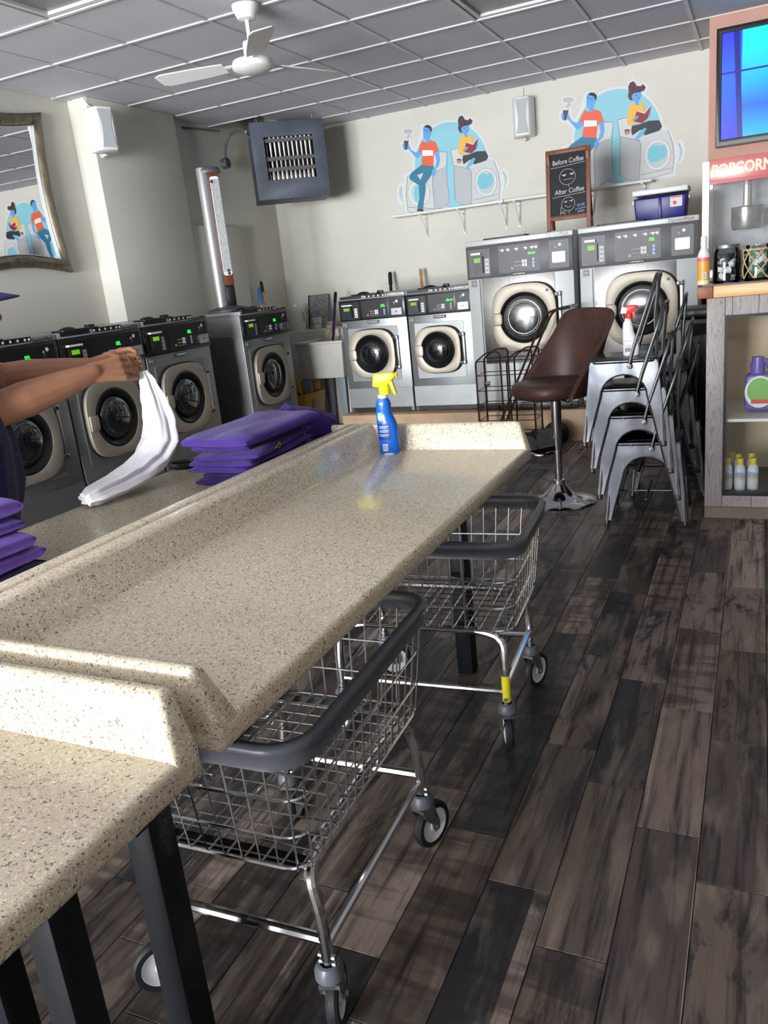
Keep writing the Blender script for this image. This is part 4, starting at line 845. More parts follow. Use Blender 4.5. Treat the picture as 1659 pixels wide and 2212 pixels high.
MB().ring([(-.27, -.3), (.265, -.3), (.265, .28), (-.27, .28)], [(-.245, -.275), (.24, -.275), (.24, .255), (-.245, .255)], 'z', .885, .912).obj('rim', 'tub_plastic', t, bevel=.006)
MB().box(-.05, .05, -.2785, -.27, .8, .815).obj('maker_badge', 'tub_leg', t)
for (x, y) in ((-.2, -.24), (.19, -.24), (-.2, .2), (.19, .2)):
    MB().add([(x - .045, y - .03, .556), (x + .045, y - .03, .556), (x + .045, y + .03, .556), (x - .045, y + .03, .556), (x - .02, y - .015, 0), (x + .03, y - .015, 0), (x + .03, y + .015, 0), (x - .02, y + .015, 0)], [(0, 1, 2, 3), (7, 6, 5, 4), (0, 4, 5, 1), (1, 5, 6, 2), (2, 6, 7, 3), (3, 7, 4, 0)]).obj('leg', 'tub_leg', t, bevel=.004)
f = MB().box(.1, .22, .285, .345, .95, 1.0).obj('faucet_body', 'chrome', t, bevel=.01)
MB().tube(fillet([(.15, .3, .98), (.15, .24, 1.06), (.15, .1, 1.05), (.15, .07, 1.0)], .05), .011, 8).obj('spout', 'chrome', f)
for x in (.11, .21): MB().lathe([(.02, 1.0), (.024, 1.015), (.015, 1.03)], 12, (x, .315, 0)).obj('tap_knob', 'chrome', f)
t = thing('plastic_jug', 'translucent white plastic jug on the ledge behind the sink', 'jug', (-.33, 4.4, .986))
MB().lathe([(.085, 0), (.09, .02), (.09, .13), (.07, .19), (.03, .235), (.025, .25)], 20, sx=1, sy=.75).obj('body', 'jug_plastic', t)
MB().lathe([(.03, .248), (.03, .275), (.0, .277)], 14).obj('cap', 'white_plastic', t)
MB().tube(fillet([(.06, 0, .2), (.1, 0, .19), (.11, 0, .12), (.08, 0, .09)], .03), .012, 8).obj('handle', 'jug_plastic', t)
t = thing('sheet_metal', 'loose grey metal panel leaning on the wall behind the sink', 'panel', (-.14, 4.5, .986), math.radians(6))
Mx = Matrix.Rotation(math.radians(-14), 4, 'X')
MB().box(-.1, .11, 0, .006, .002, .36).xf(Mx).obj('sheet', 'galvanised', t)
MB().box(-.107, -.1, -.012, .012, .002, .36).xf(Mx).obj('black_edge', 'black_matte', t); MB().box(.11, .116, -.012, .012, .002, .36).xf(Mx).obj('folded_edge', 'galvanised', t)
t = thing('paper_cup', 'white paper cup on the ledge behind the sink', 'cup', (-.05, 4.33, .986))
MB().lathe([(.03, 0), (.047, .115), (.05, .117), (.05, .122), (.044, .12), (.028, .006), (0, .005)], 20).obj('cup_wall', 'cup_white', t)
MB().lathe([(.041, .058), (.0425, .068)], 20).obj('printed_band', 'ink_grey', t)
t = thing('soap_dish', 'small pink and white soap packets beside the sink tap', 'soap', (.1, 4.33, .986))
MB().box(-.045, .045, -.03, .03, 0, .04).obj('packet', 'cup_white', t, bevel=.008); MB().box(-.03, .05, -.028, .02, .04, .075).obj('packet', mat('packet_pink', C(190, 160, 160), .5), t, bevel=.008)
def pole(name, label, a, b, r, m, tip=None, tipm=None, tl=.2, group=None):
    a, b = Vector(a), Vector(b); t = thing(name, label, 'pole', a, 0, group); d = b - a
    MB().tube([(0, 0, 0), d], r, 10).obj('shaft', m, t)
    if tip: MB().tube([d * (1 - tl / d.length), d * 1.005, d * 1.02], [r * 1.25, r * 1.25, r * .8], 10).obj(tip, tipm, t)
    return t
pole('mop', 'purple mop handle with black tip leaning out of the sink', (.335, 3.80, .60), (.24, 4.26, 1.33), .014, 'handle_purple', 'grip', 'black_plastic', .1)
pole('wooden_stick', 'short wooden stick leaning in the sink beside the purple mop handle', (.20, 3.72, .605), (.22, 4.22, 1.08), .012, 'stick_wood')
pole('broom_handle', 'wooden broom handle with black tip in the corner behind the left washers', (-.30, 3.92, 0), (-.49, 4.05, 1.50), .014, 'stick_wood', 'grip', 'black_plastic', .08)
pole('brush_handle', 'blue brush handle in the corner behind the left washers', (-.38, 3.88, 0), (-.49, 3.99, 1.44), .016, 'stick_wood', 'grip', 'blue_plastic', .14)
pole('broom_handle', 'black broom handle tip showing above washer 13', (.82, 4.25, .262), (.735, 4.55, 1.46), .016, 'black_plastic', 'grip', 'black_matte', .1)
pole('broom_handle', 'pale wooden broom handle tip showing between washers 13 and 14', (1.20, 4.25, .262), (1.07, 4.55, 1.46), .014, 'stick_wood', 'end', 'stick_wood', .05)
t = thing('mop_bucket', 'yellow wheeled mop bucket under the utility sink', 'bucket', (.0, 3.75, 0))
tub(-.14, .16, -.2, .2, .06, .42, .03).obj('bucket', 'yellow_plastic', t, bevel=.01)
MB().tube(fillet([(-.12, -.2, .40), (-.12, -.26, .62), (.12, -.26, .62), (.12, -.2, .40)], .05), .01, 8).obj('bail', 'yellow_plastic', t)
for (x, y) in ((-.09, -.14), (.11, -.14), (-.09, .14), (.11, .14)): MB().lathe([(.03, -.01), (.03, .01)], 14, (x, y, .03), 'x').obj('caster', 'black_matte', t)
MB().box(-.1, .12, .05, .19, .40, .52).obj('wringer', 'yellow_plastic', t, bevel=.01)

# ------------------------------------------------------------------ counter with display case
def grey_wood(name, c1, c2, c3):
    m = mat(name, c1, .55); p = P_(m); tc = N(m, 'ShaderNodeTexCoord'); mp = N(m, 'ShaderNodeMapping'); mp.inputs['Scale'].default_value = (9, 9, .9); L(m, tc, 'Object', mp, 'Vector')
    nz = N(m, 'ShaderNodeTexNoise'); nz.inputs['Scale'].default_value = 3.2; nz.inputs['Detail'].default_value = 7; nz.inputs['Distortion'].default_value = 1.4; L(m, mp, 'Vector', nz, 'Vector')
    wv = N(m, 'ShaderNodeMath', operation='MULTIPLY'); wv.inputs[1].default_value = 9; L(m, nz, 'Fac', wv, 0)
    fr = N(m, 'ShaderNodeMath', operation='FRACT'); L(m, wv, 0, fr, 0)
    rp = ramp(m, [(0, c2), (.12, c1), (.6, c3), (1, c1)]); L(m, fr, 0, rp, 'Fac'); L(m, rp, 'Color', p, 'Base Color')
grey_wood('grey_wood', C(140, 134, 132), C(104, 98, 97), C(158, 151, 148))
noisy('butcher_block', C(206, 164, 112), C(190, 146, 96), 6, 4, .4, stretch=(.6, 6, 6)); noisy('end_grain', C(140, 84, 50), C(120, 70, 42), 20, 3, .5)
mat('case_tan', C(214, 200, 168), .6); mat('slate_top', C(52, 52, 52), .35); mat('case_floor', C(70, 80, 84), .5)
noisy('toe_kick', C(120, 108, 96), C(108, 96, 86), 6, 3, .6)
CX0, CX1, CY0, CY1 = 3.905, 5.9, 1.308, 1.95
t = thing('display_counter', 'grey wood counter with glass display case and butcher block top', 'counter', (CX0, CY0, 0))
LX, LY = CX1 - CX0, CY1 - CY0
gx0, gz0, gz1 = .086, .14, 1.075
MB().box(0, gx0, 0, .025, .065, 1.165).obj('face_post', 'grey_wood', t, bevel=.002)
for (a, b) in ((gx0 + .0015, .12), (.1215, .24), (.2415, .45), (.4515, .8), (.8015, 1.2), (1.2015, LX - .09)): MB().box(a, b, 0, .025, gz1, 1.165).obj('face_board', 'grey_wood', t, bevel=.0015, bseg=1)
for (a, b) in ((gx0 + .0015, .23), (.2315, .6), (.6015, 1.1), (1.1015, LX - .09)): MB().box(a, b, 0, .025, .065, gz0).obj('face_board', 'grey_wood', t, bevel=.0015, bseg=1)
MB().box(LX - .088, LX, 0, .025, .065, 1.165).obj('face_post', 'grey_wood', t, bevel=.002)
MB().box(0, LX, .004, .03, 0, .062).obj('toe_kick', 'toe_kick', t)
MB().box(0, .025, .026, LY, .004, 1.165).obj('side_panel', 'grey_wood', t); MB().box(LX - .025, LX, .026, LY, .004, 1.165).obj('side_panel', 'grey_wood', t)
MB().box(.026, LX - .026, LY - .02, LY, .004, 1.165).obj('back_panel', 'case_tan', t)
MB().box(.026, LX - .026, .032, LY - .021, .10, .128).obj('case_bottom', 'case_floor', t)
MB().box(.026, LX - .026, .05, LY - .021, .518, .534).obj('case_shelf', 'white_paint', t)
fr = MB().ring([(gx0, gz0 - .012), (LX - .09, gz0 - .012), (LX - .09, gz1), (gx0, gz1)], [(gx0 + .014, gz0 + .002), (LX - .104, gz0 + .002), (LX - .104, gz1 - .014), (gx0 + .014, gz1 - .014)], 'y', -.002, .028).obj('glass_frame', 'black_steel', t)
MB().box(gx0 + .012, LX - .102, .008, .014, gz0, gz1 - .012).obj('glass', 'clear_glass', t, smooth=0)
MB().box(-.045, .03, -.03, LY + .01, 1.167, 1.225).obj('end_cap', 'end_grain', t, bevel=.004)
MB().box(.031, LX, -.03, LY + .01, 1.167, 1.225).obj('worktop', 'butcher_block', t, bevel=.004)
MB().box(-.02, LX, -.005, LY, 1.2255, 1.232).obj('counter_mat', 'slate_top', t)
TOP = 1.2325
# starch spray cans in the case
mat('can_white', C(222, 228, 232), .3); mat('cap_yellow', C(222, 204, 70), .4); mat('label_blue', C(150, 186, 220), .4); mat('ink_yellow', C(235, 205, 60), .5)
def can(x, y, z, rz, label):
    t = thing('spray_can', label, 'spray can', (x, y, z), rz, 'starch spray cans in the display case')
    MB().lathe([(.026, 0), (.028, .004), (.028, .115), (.024, .13), (.016, .142)], 20).obj('can_body', 'can_white', t)
    MB().lathe([(.017, .138), (.0175, .172), (.016, .176), (0, .177)], 16).obj('cap', 'cap_yellow', t)
    MB().sheet(lambda u, v: (.0283 * math.sin(-1.3 + 2.6 * u), -.0283 * math.cos(-1.3 + 2.6 * u), .07 + .028 * v + .006 * math.sin(u * 5)), 13, 3).obj('label_band', 'label_blue', t)
    me = text_mesh('Niagara', .019, .0003, .9, bold=.0006)
    for v in me.vertices: a = v.co.x / .0287; v.co = (.0287 * math.sin(a), -.0287 * math.cos(a) - v.co.z * .2, .068 + v.co.y)
    link('lettering', me, 'ink_yellow', t)
    return t
cans = [(4.012, 1.44, 'front left starch can of the trio at the glass'), (4.076, 1.43, 'front middle starch can of the trio at the glass'), (4.140, 1.44, 'front right starch can of the trio at the glass'), (4.028, 1.60, 'yellow capped starch can in the back row, at the left'), (4.066, 1.53, 'yellow capped starch can in the back row, in the middle'), (4.130, 1.55, 'yellow capped starch can in the back row, at the right')]
for k, (x, y, lab) in enumerate(cans): can(x, y, .1285, [-.25, .35, .05, 0, .2, -.2][k], lab)
mat('jug_purple', C(96, 84, 160), .35); mat('label_green', C(110, 170, 80), .45); mat('label_red', C(190, 70, 60), .45); mat('label_pale', C(220, 226, 224), .45)
t = thing('detergent_jug', 'purple detergent jug with round green label on the case shelf', 'jug', (4.165, 1.55, .535))
MB().prism(rrect(0, .11, .155, .2, .035, 5), 'y', -.05, .05).obj('body', 'jug_purple', t, bevel=.015, bseg=3)
MB().tube(fillet([(-.03, 0, .2), (-.045, 0, .26), (.03, 0, .275), (.06, 0, .2)], .03), .016, 8).obj('handle', 'jug_purple', t)
MB().lathe([(.035, .2), (.035, .25), (.03, .29), (0, .292)], 18, (-.015, 0, .005)).obj('cap', 'jug_purple', t)
s = MB().prism(circ(-.005, .115, .072, 24, .085), 'y', -.0525, -.048).obj('label', 'label_pale', t); MB().prism(circ(-.005, .122, .06, 24, .068), 'y', -.0535, -.05).obj('label_print', 'label_green', s); MB().box(-.045, .04, -.0542, -.05, .052, .075).obj('label_print', 'label_red', s)

# popcorn machine
mat('pop_red', C(150, 34, 44), .3, coat=.4); mat('pop_header', C(176, 96, 96), .25, coat=.6); mat('pop_cream', C(232, 216, 168), .45)
noisy('kettle_back', C(150, 154, 158), C(108, 112, 116), 9, 6, .5, .4)
noisy('kettle_steel', C(150, 146, 140), C(90, 84, 78), 14, 5, .28, .9)
t = thing('popcorn_machine', 'red and white popcorn machine with glass box on the counter', 'popcorn machine', (3.865, 1.52, TOP))
PWd, PD, PH = .46, .40, .60
MB().box(0, PWd, 0, PD, 0, .07).obj('base', 'stainless', t, bevel=.006)
for (x, y) in ((0, 0), (PWd - .03, 0), (0, PD - .03), (PWd - .03, PD - .03)): MB().box(x, x + .034, y, y + .03, .07, PH - .005).obj('corner_post', 'lit_plastic', t, bevel=.003)
h = MB().box(.034, PWd - .001, -.002, PD, PH - .105, PH).obj('header', 'pop_header', t, bevel=.003)
MB().box(.034, PWd, -.006, .0, PH - .118, PH - .104).obj('header_lip', 'pop_red', t)
lettering('POPCORN', .072, 'pop_cream', h, .185, -.0035, PH - .055, sx=.82, bold=.0022, extrude=.0015)
MB().box(.035, PWd - .03, .004, .008, .072, PH - .12).obj('front_glass', 'hazy_glass', t, smooth=0)
MB().box(.008, .012, .032, PD - .032, .072, PH - .12).obj('side_glass', 'clear_glass', t, smooth=0)
MB().box(.034, PWd - .03, PD - .012, PD - .006, .07, PH - .105).obj('back_panel', 'kettle_back', t)
k = MB().lathe([(.0, .25), (.07, .25), (.078, .27), (.078, .36), (.084, .365), (.0, .372)], 24, (.21, .2, 0)).obj('kettle', 'kettle_steel', t)
MB().tube([(.21, .2, .37), (.21, .2, PH - .1)], .022, 10).obj('hanger', 'stainless', k); MB().tube([(.28, .2, .33), (.36, .18, .34)], .008, 8).obj('kettle_handle', 'black_plastic', k)
# bottle and jars on the counter
mat('frosted', C(206, 208, 208), .35); mat('syrup_label', C(206, 148, 58), .4); mat('label_pink', C(206, 90, 130), .4); mat('label_cream', C(226, 204, 150), .4)
t = thing('syrup_bottle', 'pale bottle with an amber label at the counter\'s end', 'bottle', (3.885, 1.365, TOP))
MB().lathe([(.028, 0), (.03, .005), (.03, .14), (.024, .16), (.014, .18), (.013, .19)], 20).obj('body', 'frosted', t)
MB().lathe([(.0165, .185), (.0145, .235), (0, .237)], 16).obj('cap', 'frosted', t)
MB().lathe([(.0303, .022), (.0303, .135)], 20).obj('label', 'syrup_label', t); MB().lathe([(.0306, .115), (.0306, .13)], 20).obj('label_stripe', 'label_pink', t); MB().lathe([(.0303, .004), (.0303, .02)], 20).obj('label_base', 'label_cream', t)
c_ = MB().box(-.002, .018, -.0318, -.029, .03, .06).obj('barcode', 'sticker', t)
for k in range(5): MB().box(.0 + k * .0034, .0016 + k * .0034, -.0322, -.0315, .032, .058).obj('bar', 'ink_black', c_, smooth=0)
thin_glass('jar_glass', (.93, .95, .95, 1)); mat('pod_black', C(22, 24, 34), .3); mat('pod_white', C(210, 210, 214), .4); mat('pod_green', C(24, 110, 84), .4); mat('twine', C(186, 160, 116), .8)
def jar(label, x, y, r, h, cols, net):
    t = thing('glass_jar', label, 'jar', (x, y, TOP), 0, 'glass jars on the counter')
    MB().lathe([(r * .92, 0), (r, .01), (r, h * .86), (r * .86, h * .97), (r * .86, h), (r * .82, h), (r * .82, h * .96), (r * .95, h * .84), (r * .95, .012), (0, .008)], 28).obj('glass', 'jar_glass', t)
    if not net: MB().lathe([(r * .9, h * .985), (r * .92, h + .012), (0, h + .016)], 28).obj('lid', 'galvanised', t)
    Q = random.Random(int(x * 1000)); mb = {c: MB() for c in cols}
    for k in range(46):
        a = Q.uniform(0, 6.28); rr = r * Q.uniform(.2, .72); c = Q.choice(cols)
        M = Matrix.Translation((rr * math.cos(a), rr * math.sin(a), .03 + (h * .78 - .03) * k / 46)) @ Matrix.Rotation(Q.uniform(0, 3), 4, Q.choice('XYZ')) @ Matrix.Rotation(Q.uniform(0, 3), 4, Q.choice('XYZ'))
        sub = MB().lathe([(.0, -.011), (.014, -.011), (.018, .009), (.02, .011), (0, .012)], 9); sub.xf(M); mb[c].add(sub.v, sub.f)
    for c in cols: o = mb[c].obj('coffee_pods', c, t); o['kind'] = 'stuff'
    if net:
        for k in range(7):
            a0 = 2 * math.pi * k / 7
            for s_ in (-1, 1): MB().tube([((r + .003) * math.cos(a0 + s_ * q * .2), (r + .003) * math.sin(a0 + s_ * q * .2), .01 + h * .85 * q / 8) for q in range(9)], .0028, 5).obj('net_cord', 'twine', t)
        MB().tube([(r * math.cos(q), r * math.sin(q), h * .87) for q in [2 * math.pi * k / 20 for k in range(20)]], .004, 5, closed=True).obj('net_rim', 'twine', t)
jar('glass jar of black coffee pods on the counter', 3.99, 1.425, .066, .17, ['pod_black', 'pod_black', 'pod_white'], False)
jar('green jar in a twine net on the counter', 4.135, 1.425, .066, .17, ['pod_green', 'pod_white'], True)

t = thing('waste_bin', 'tall black waste bin behind the stacked chairs, beside the counter', 'waste bin', (3.845, 2.34, 0))
MB().add([(-.11, -.13, .0), (.11, -.13, .0), (.11, .13, .0), (-.11, .13, .0), (-.14, -.16, 1.0), (.14, -.16, 1.0), (.14, .16, 1.0), (-.14, .16, 1.0)], [(3, 2, 1, 0), (4, 5, 6, 7), (0, 1, 5, 4), (1, 2, 6, 5), (2, 3, 7, 6), (3, 0, 4, 7)]).obj('body', 'black_plastic', t, bevel=.015)
MB().box(-.15, .15, -.17, .17, 1.0, 1.06).obj('lid', 'black_plastic', t, bevel=.015)
MB().box(-.09, .09, -.175, -.168, .9, .97).obj('flap', 'black_matte', t)
# ------------------------------------------------------------------ wire laundry carts
mat('sticker_yellow', C(226, 214, 40), .4)
def make_cart(loc, rz, swiv, label, sticker=None):
    t = thing('laundry_cart', label, 'laundry cart', loc, rz, 'chrome wire laundry carts')
    L_, W_, ZR, ZB = .70, .50, .685, .405
    o = rrect(0, 0, L_, W_, .085, 6); i = rrect(0, 0, L_ - .034, W_ - .034, .07, 6); n = len(o)
    prof = [(.004, -.038), (.007, -.018), (.002, -.010), (-.001, .002), (.006, .010), (.018, .010), (.025, .0), (.022, -.014), (.018, -.038)]
    vs = []; cen = [(a, b) for a, b in o]
    for (d, h) in prof:
        q = rrect(0, 0, L_ - 2 * d, W_ - 2 * d, .085 - d, 6); vs += [(a, b, ZR + h) for a, b in q]
    m_ = len(prof); fs = [(r_ * n + k, r_ * n + (k + 1) % n, ((r_ + 1) % m_) * n + (k + 1) % n, ((r_ + 1) % m_) * n + k) for r_ in range(m_) for k in range(n)]
    MB().add(vs, fs).obj('bumper_rim', 'bumper', t, smooth=60)
    # basket: side uprights, hoops and floor grid
    w = MB(); wr = .0023
    LB, WB = .60, .40
    def lvl(q): return (LB + (L_ - .05 - LB) * q, WB + (W_ - .05 - WB) * q, ZB + (ZR - .03 - ZB) * q)
    for q in (.0, .30, .64):
        a, b, z = lvl(q); w.tube([(x, y, z) for x, y in rrect(0, 0, a, b, .05, 4)], wr * (1.25 if q else 1.5), 5, closed=True)
    a0, b0, z0 = lvl(0); a1, b1, z1 = lvl(1)
    nx, ny = 15, 10
    for k in range(nx):
        u = -.5 + (k + .5) / nx
        for s_ in (-1, 1): w.tube([(u * a0, s_ * (b0 / 2 - .012), z0 - .004), (u * a0, s_ * b0 / 2, z0 + .006), (u * a1, s_ * b1 / 2, z1)], wr, 5)
        w.tube([(u * a0, -b0 / 2, z0), (u * a0, b0 / 2, z0)], wr, 5)
    for k in range(ny):
        u = -.5 + (k + .5) / ny
        for s_ in (-1, 1): w.tube([(s_ * (a0 / 2 - .012), u * b0, z0 - .004), (s_ * a0 / 2, u * b0, z0 + .006), (s_ * a1 / 2, u * b1, z1)], wr, 5)
        w.tube([(-a0 / 2, u * b0, z0), (a0 / 2, u * b0, z0)], wr, 5)
    w.obj('wire_basket', 'chrome_wire', t)
    for s_ in (-1, 1): MB().box(s_ * (LB / 2 - .03) - .016, s_ * (LB / 2 - .03) + .016, -WB / 2 + .02, WB / 2 - .02, ZB - .006, ZB - .0035).obj('floor_strap', 'black_steel' if s_ < 0 else 'galvanised', t)
    # tube frame
    fx_, fy_ = .27, .195
    for s_ in (-1, 1):
        MB().tube(fillet([(-fx_ + .02, s_ * (fy_ - .03), ZB - .018), (fx_ - .02, s_ * (fy_ - .03), ZB - .018)], .01), .011, 8).obj('basket_rail', 'chrome', t)
        MB().tube([(-fx_, s_ * fy_, .205), (fx_, s_ * fy_, .205)], .009, 8).obj('side_rail', 'chrome', t)
        MB().tube([(s_ * fx_, -fy_, .225), (s_ * fx_, fy_, .225)], .011, 8).obj('end_rail', 'chrome', t)
    k = 0
    for sx in (-1, 1):
        for sy in (-1, 1):
            x, y = sx * fx_, sy * fy_
            lg = MB().tube(fillet([(x - sx * .09, sy * (fy_ - .03), ZB - .018), (x - sx * .005, sy * (fy_ - .02), ZB - .03), (x, y, .28), (x, y, .15)], .05, 5), .0125, 10).obj('leg', 'chrome', t)
            MB().lathe([(.016, .15), (.016, .17), (.022, .168), (.03, .155), (.03, .14), (.02, .132)][::-1], 16, (x, y, 0)).obj('swivel_bearing', 'bumper', lg)
            for z_ in (.185, .17): MB().lathe([(.006, -.018), (.006, .018)], 8, (x, y, z_), 'y').obj('bolt', 'galvanised', lg)
            M = Matrix.Translation((x, y, 0)) @ Matrix.Rotation(swiv[k], 4, 'Z'); k += 1
            f = MB().box(-.022, .022, -.021, .021, .124, .134)
            for s2 in (-1, 1): f.prism([(-.022, .13), (.022, .13), (.038, .075), (.036, .052), (.018, .052), (.008, .08), (-.018, .11)], 'y', s2 * .019 - .0015, s2 * .019 + .0015)
            c = f.xf(M).obj('caster_fork', 'galvanised', t)
            MB().lathe([(.046, -.0125), (.058, -.012), (.0625, -.006), (.0625, .006), (.058, .012), (.046, .0125)], 28, (.027, 0, .0625), 'y', caps=False).xf(M).obj('tyre', 'rubber', c)
            MB().lathe([(.0, -.012), (.012, -.013), (.016, -.009), (.036, -.008), (.044, -.012), (.047, -.011), (.047, .011), (.044, .012), (.036, .008), (.016, .009), (.012, .013), (0, .012)], 28, (.027, 0, .0625), 'y').xf(M).obj('wheel_hub', 'wheel_hub', c)
            MB().lathe([(.006, -.024), (.006, .024)], 8, (.027, 0, .0625), 'y').xf(M).obj('axle', 'galvanised', c)
            if sticker == (sx, sy): MB().lathe([(.0133, .175), (.0133, .26)], 12, (x, y, 0)).obj('warning_sticker', 'sticker_yellow', lg)
    return t
make_cart((3.205, -.925, 0), math.radians(4), (2.6, .6, 1.9, 1.2), 'chrome wire cart with a yellow sticker on one leg, farther from the camera', (1, -1))
make_cart((3.215, -1.86, 0), math.radians(92), (.3, 2.4, -.35, .25), 'chrome wire cart nearest the camera, under the speckled table')

# ------------------------------------------------------------------ stacked metal chairs
noisy('gunmetal', C(104, 106, 110), C(80, 82, 87), 9, 4, .36, 1, stretch=(1, 1, .5), rr=(.22, .42))
mat('gunmetal_tube', C(120, 122, 126), .28, 1)
def make_chair(label, group):
    t = thing('metal_chair', label, 'chair', (0, 0, 0), 0, group)
    SH, ht, hb = .45, .172, .215
    hs = lambda z: ht + (SH - z) / SH * (hb - ht)
    arch = [(-.145, .10)] + [(-.118 * math.cos(math.pi * k / 12), .27 + .11 * math.sin(math.pi * k / 12)) for k in range(13)] + [(.145, .10)]
    for q in range(4):
        ca, sa = math.cos(math.pi / 2 * q), math.sin(math.pi / 2 * q)
        def pos(u, z, d): x, y = u, -(hs(z) + d); return (x * ca - y * sa, x * sa + y * ca, z)
        # left leg strip, arch band and right leg strip form one pressed side
        inner = [(-.178, .03), (-.163, .10)] + [(a, b) for a, b in arch[1:-1]] + [(.163, .10), (.178, .03)]
        outer = [(-hs(.03), .03), (-hs(.10), .10)] + [(-hs(b) if k < 5 else (hs(b) if k > 7 else 0), b) for k, (a, b) in enumerate(arch[1:-1])] + [(hs(.10), .10), (hs(.03), .03)]
        outer[2:-2] = [(-hs(.27), .27), (-hs(.32), .32), (-hs(.37), .37), (-hs(.42), .42), (-.165, .45), (-.11, .45), (-.0, .45), (.11, .45), (.165, .45), (hs(.42), .42), (hs(.37), .37), (hs(.32), .32), (hs(.27), .27)]
        n = len(inner); vs = [pos(a, b, 0) for a, b in outer] + [pos(a, b, 0) for a, b in inner] + [pos(a, b, -.003) for a, b in outer] + [pos(a, b, -.003) for a, b in inner]; fs = []
        for k in range(n - 1): fs += [(k, k + 1, n + k + 1, n + k), (2 * n + k, 3 * n + k, 3 * n + k + 1, 2 * n + k + 1), (n + k, n + k + 1, 3 * n + k + 1, 3 * n + k), (k, 2 * n + k, 2 * n + k + 1, k + 1)]
        MB().add(vs, fs).obj('side_apron', 'gunmetal', t, smooth=50)
        MB().tube([pos(a, b, .003) for a, b in inner], .0045, 6).obj('arch_bead', 'gunmetal_tube', t)
        z = .0; M = [(pos(hs(0) - .012, 0, -.012)), (pos(hs(.10) - .010, .10, -.010)), (pos(hs(.17) - .008, .17, -.008))]
        lg = MB().tube(M, [.013, .0135, .009], 10).obj('leg', 'gunmetal_tube', t)
        MB().tube([M[0], Vector(M[0]) * .999 + (Vector(M[1]) - Vector(M[0])) * .06], .0145, 10).obj('foot_cap', 'black_matte', lg)
    MB().prism(rrect(0, 0, .36, .36, .05, 6), 'z', SH - .012, SH + .008).obj('seat', 'gunmetal', t, bevel=.008, bseg=3)
    MB().prism(rrect(0, 0, .26, .26, .04, 6), 'z', SH + .007, SH + .0095).obj('seat_pressing', 'gunmetal', t, bevel=.002)
    hoop = fillet([(.03, -.186, SH - .03), (.055, -.186, SH + .07), (.145, -.165, SH + .34), (.165, -.12, SH + .42), (.17, .12, SH + .42), (.145, .165, SH + .34), (.055, .186, SH + .07), (.03, .186, SH - .03)], .06, 6)
    MB().tube(hoop, .0095, 10).obj('back_hoop', 'gunmetal_tube', t)
    inn = fillet([(.155, -.055, SH + .01), (.15, -.06, SH + .2), (.168, -.045, SH + .40), (.168, .045, SH + .40), (.15, .06, SH + .2), (.155, .055, SH + .01)], .04, 5)
    MB().tube(inn, .007, 8).obj('back_stay', 'gunmetal_tube', t)
    for s_ in (-1, 1): MB().lathe([(.014, s_ * .192), (.012, s_ * .198), (0, s_ * .199)], 12, (.032, 0, SH - .028), 'y').obj('rivet', 'chrome', t)
    MB().tube([(-.19, 0, .14), (.19, 0, .14)], .006, 8).tube([(0, -.19, .145), (0, .19, .145)], .006, 8).obj('cross_brace', 'gunmetal_tube', t)
    return t
ch0 = make_chair('bottom metal chair of the stack beside the bar stool', 'stacked metal chairs')
labs = ['bottom metal chair of the stack beside the bar stool', 'second metal chair from the floor in the stack beside the bar stool', 'third metal chair from the floor in the stack beside the bar stool', 'top metal chair of the stack, a white spray bottle on its seat']
for k in range(4):
    c = ch0 if k == 0 else copy_tree(ch0)
    c.location = (3.612 - .036 * k, 1.34, .147 * k); c.rotation_euler = (0, math.radians(-.0), math.radians(2)); c['label'] = labs[k]
labs = ['bottom metal chair of the rear stack behind the counter\'s end', 'middle metal chair of the rear stack behind the counter\'s end', 'top metal chair of the rear stack behind the counter\'s end']
for k in range(3):
    c = copy_tree(ch0); c.location = (3.665 - .035 * k, 1.905, .147 * k); c.rotation_euler = (0, 0, math.radians(4)); c['label'] = labs[k]

# ------------------------------------------------------------------ brown bar stool
noisy('brown_leather', C(66, 44, 40), C(74, 50, 45), 12, 3, .42, bump=.12, bscale=220)
t = thing('bar_stool', 'brown leather bucket bar stool on a chrome trumpet base', 'bar stool', (3.058, 1.56, 0), math.radians(-40))
MB().lathe([(.222, 0), (.224, .006), (.21, .014), (.16, .026), (.10, .045), (.06, .085), (.04, .11), (.033, .12)], 48).obj('base', 'chrome', t, smooth=60)
MB().lathe([(.036, .115), (.034, .14), (.022, .145), (.022, .36)], 24).obj('lower_column', 'chrome', t)
MB().lathe([(.03, .33), (.031, .335), (.031, .645)], 24).obj('upper_column', 'chrome', t)
MB().box(-.06, .06, -.07, .07, .635, .652).obj('swivel_plate', 'black_steel', t)
fr_ = MB().box(-.014, .014, -.20, -.02, .33, .36).obj('footrest_arm', 'black_steel', t, bevel=.004)
MB().tube(fillet([(-.11, -.12, .345), (-.12, -.22, .345), (.12, -.22, .345), (.11, -.12, .345)], .06), .011, 8).obj('footrest_bar', 'chrome', fr_)
MB().tube(fillet([(.03, 0, .64), (.15, -.02, .635), (.2, -.03, .66)], .03), .006, 6).obj('lift_lever', 'chrome', t)
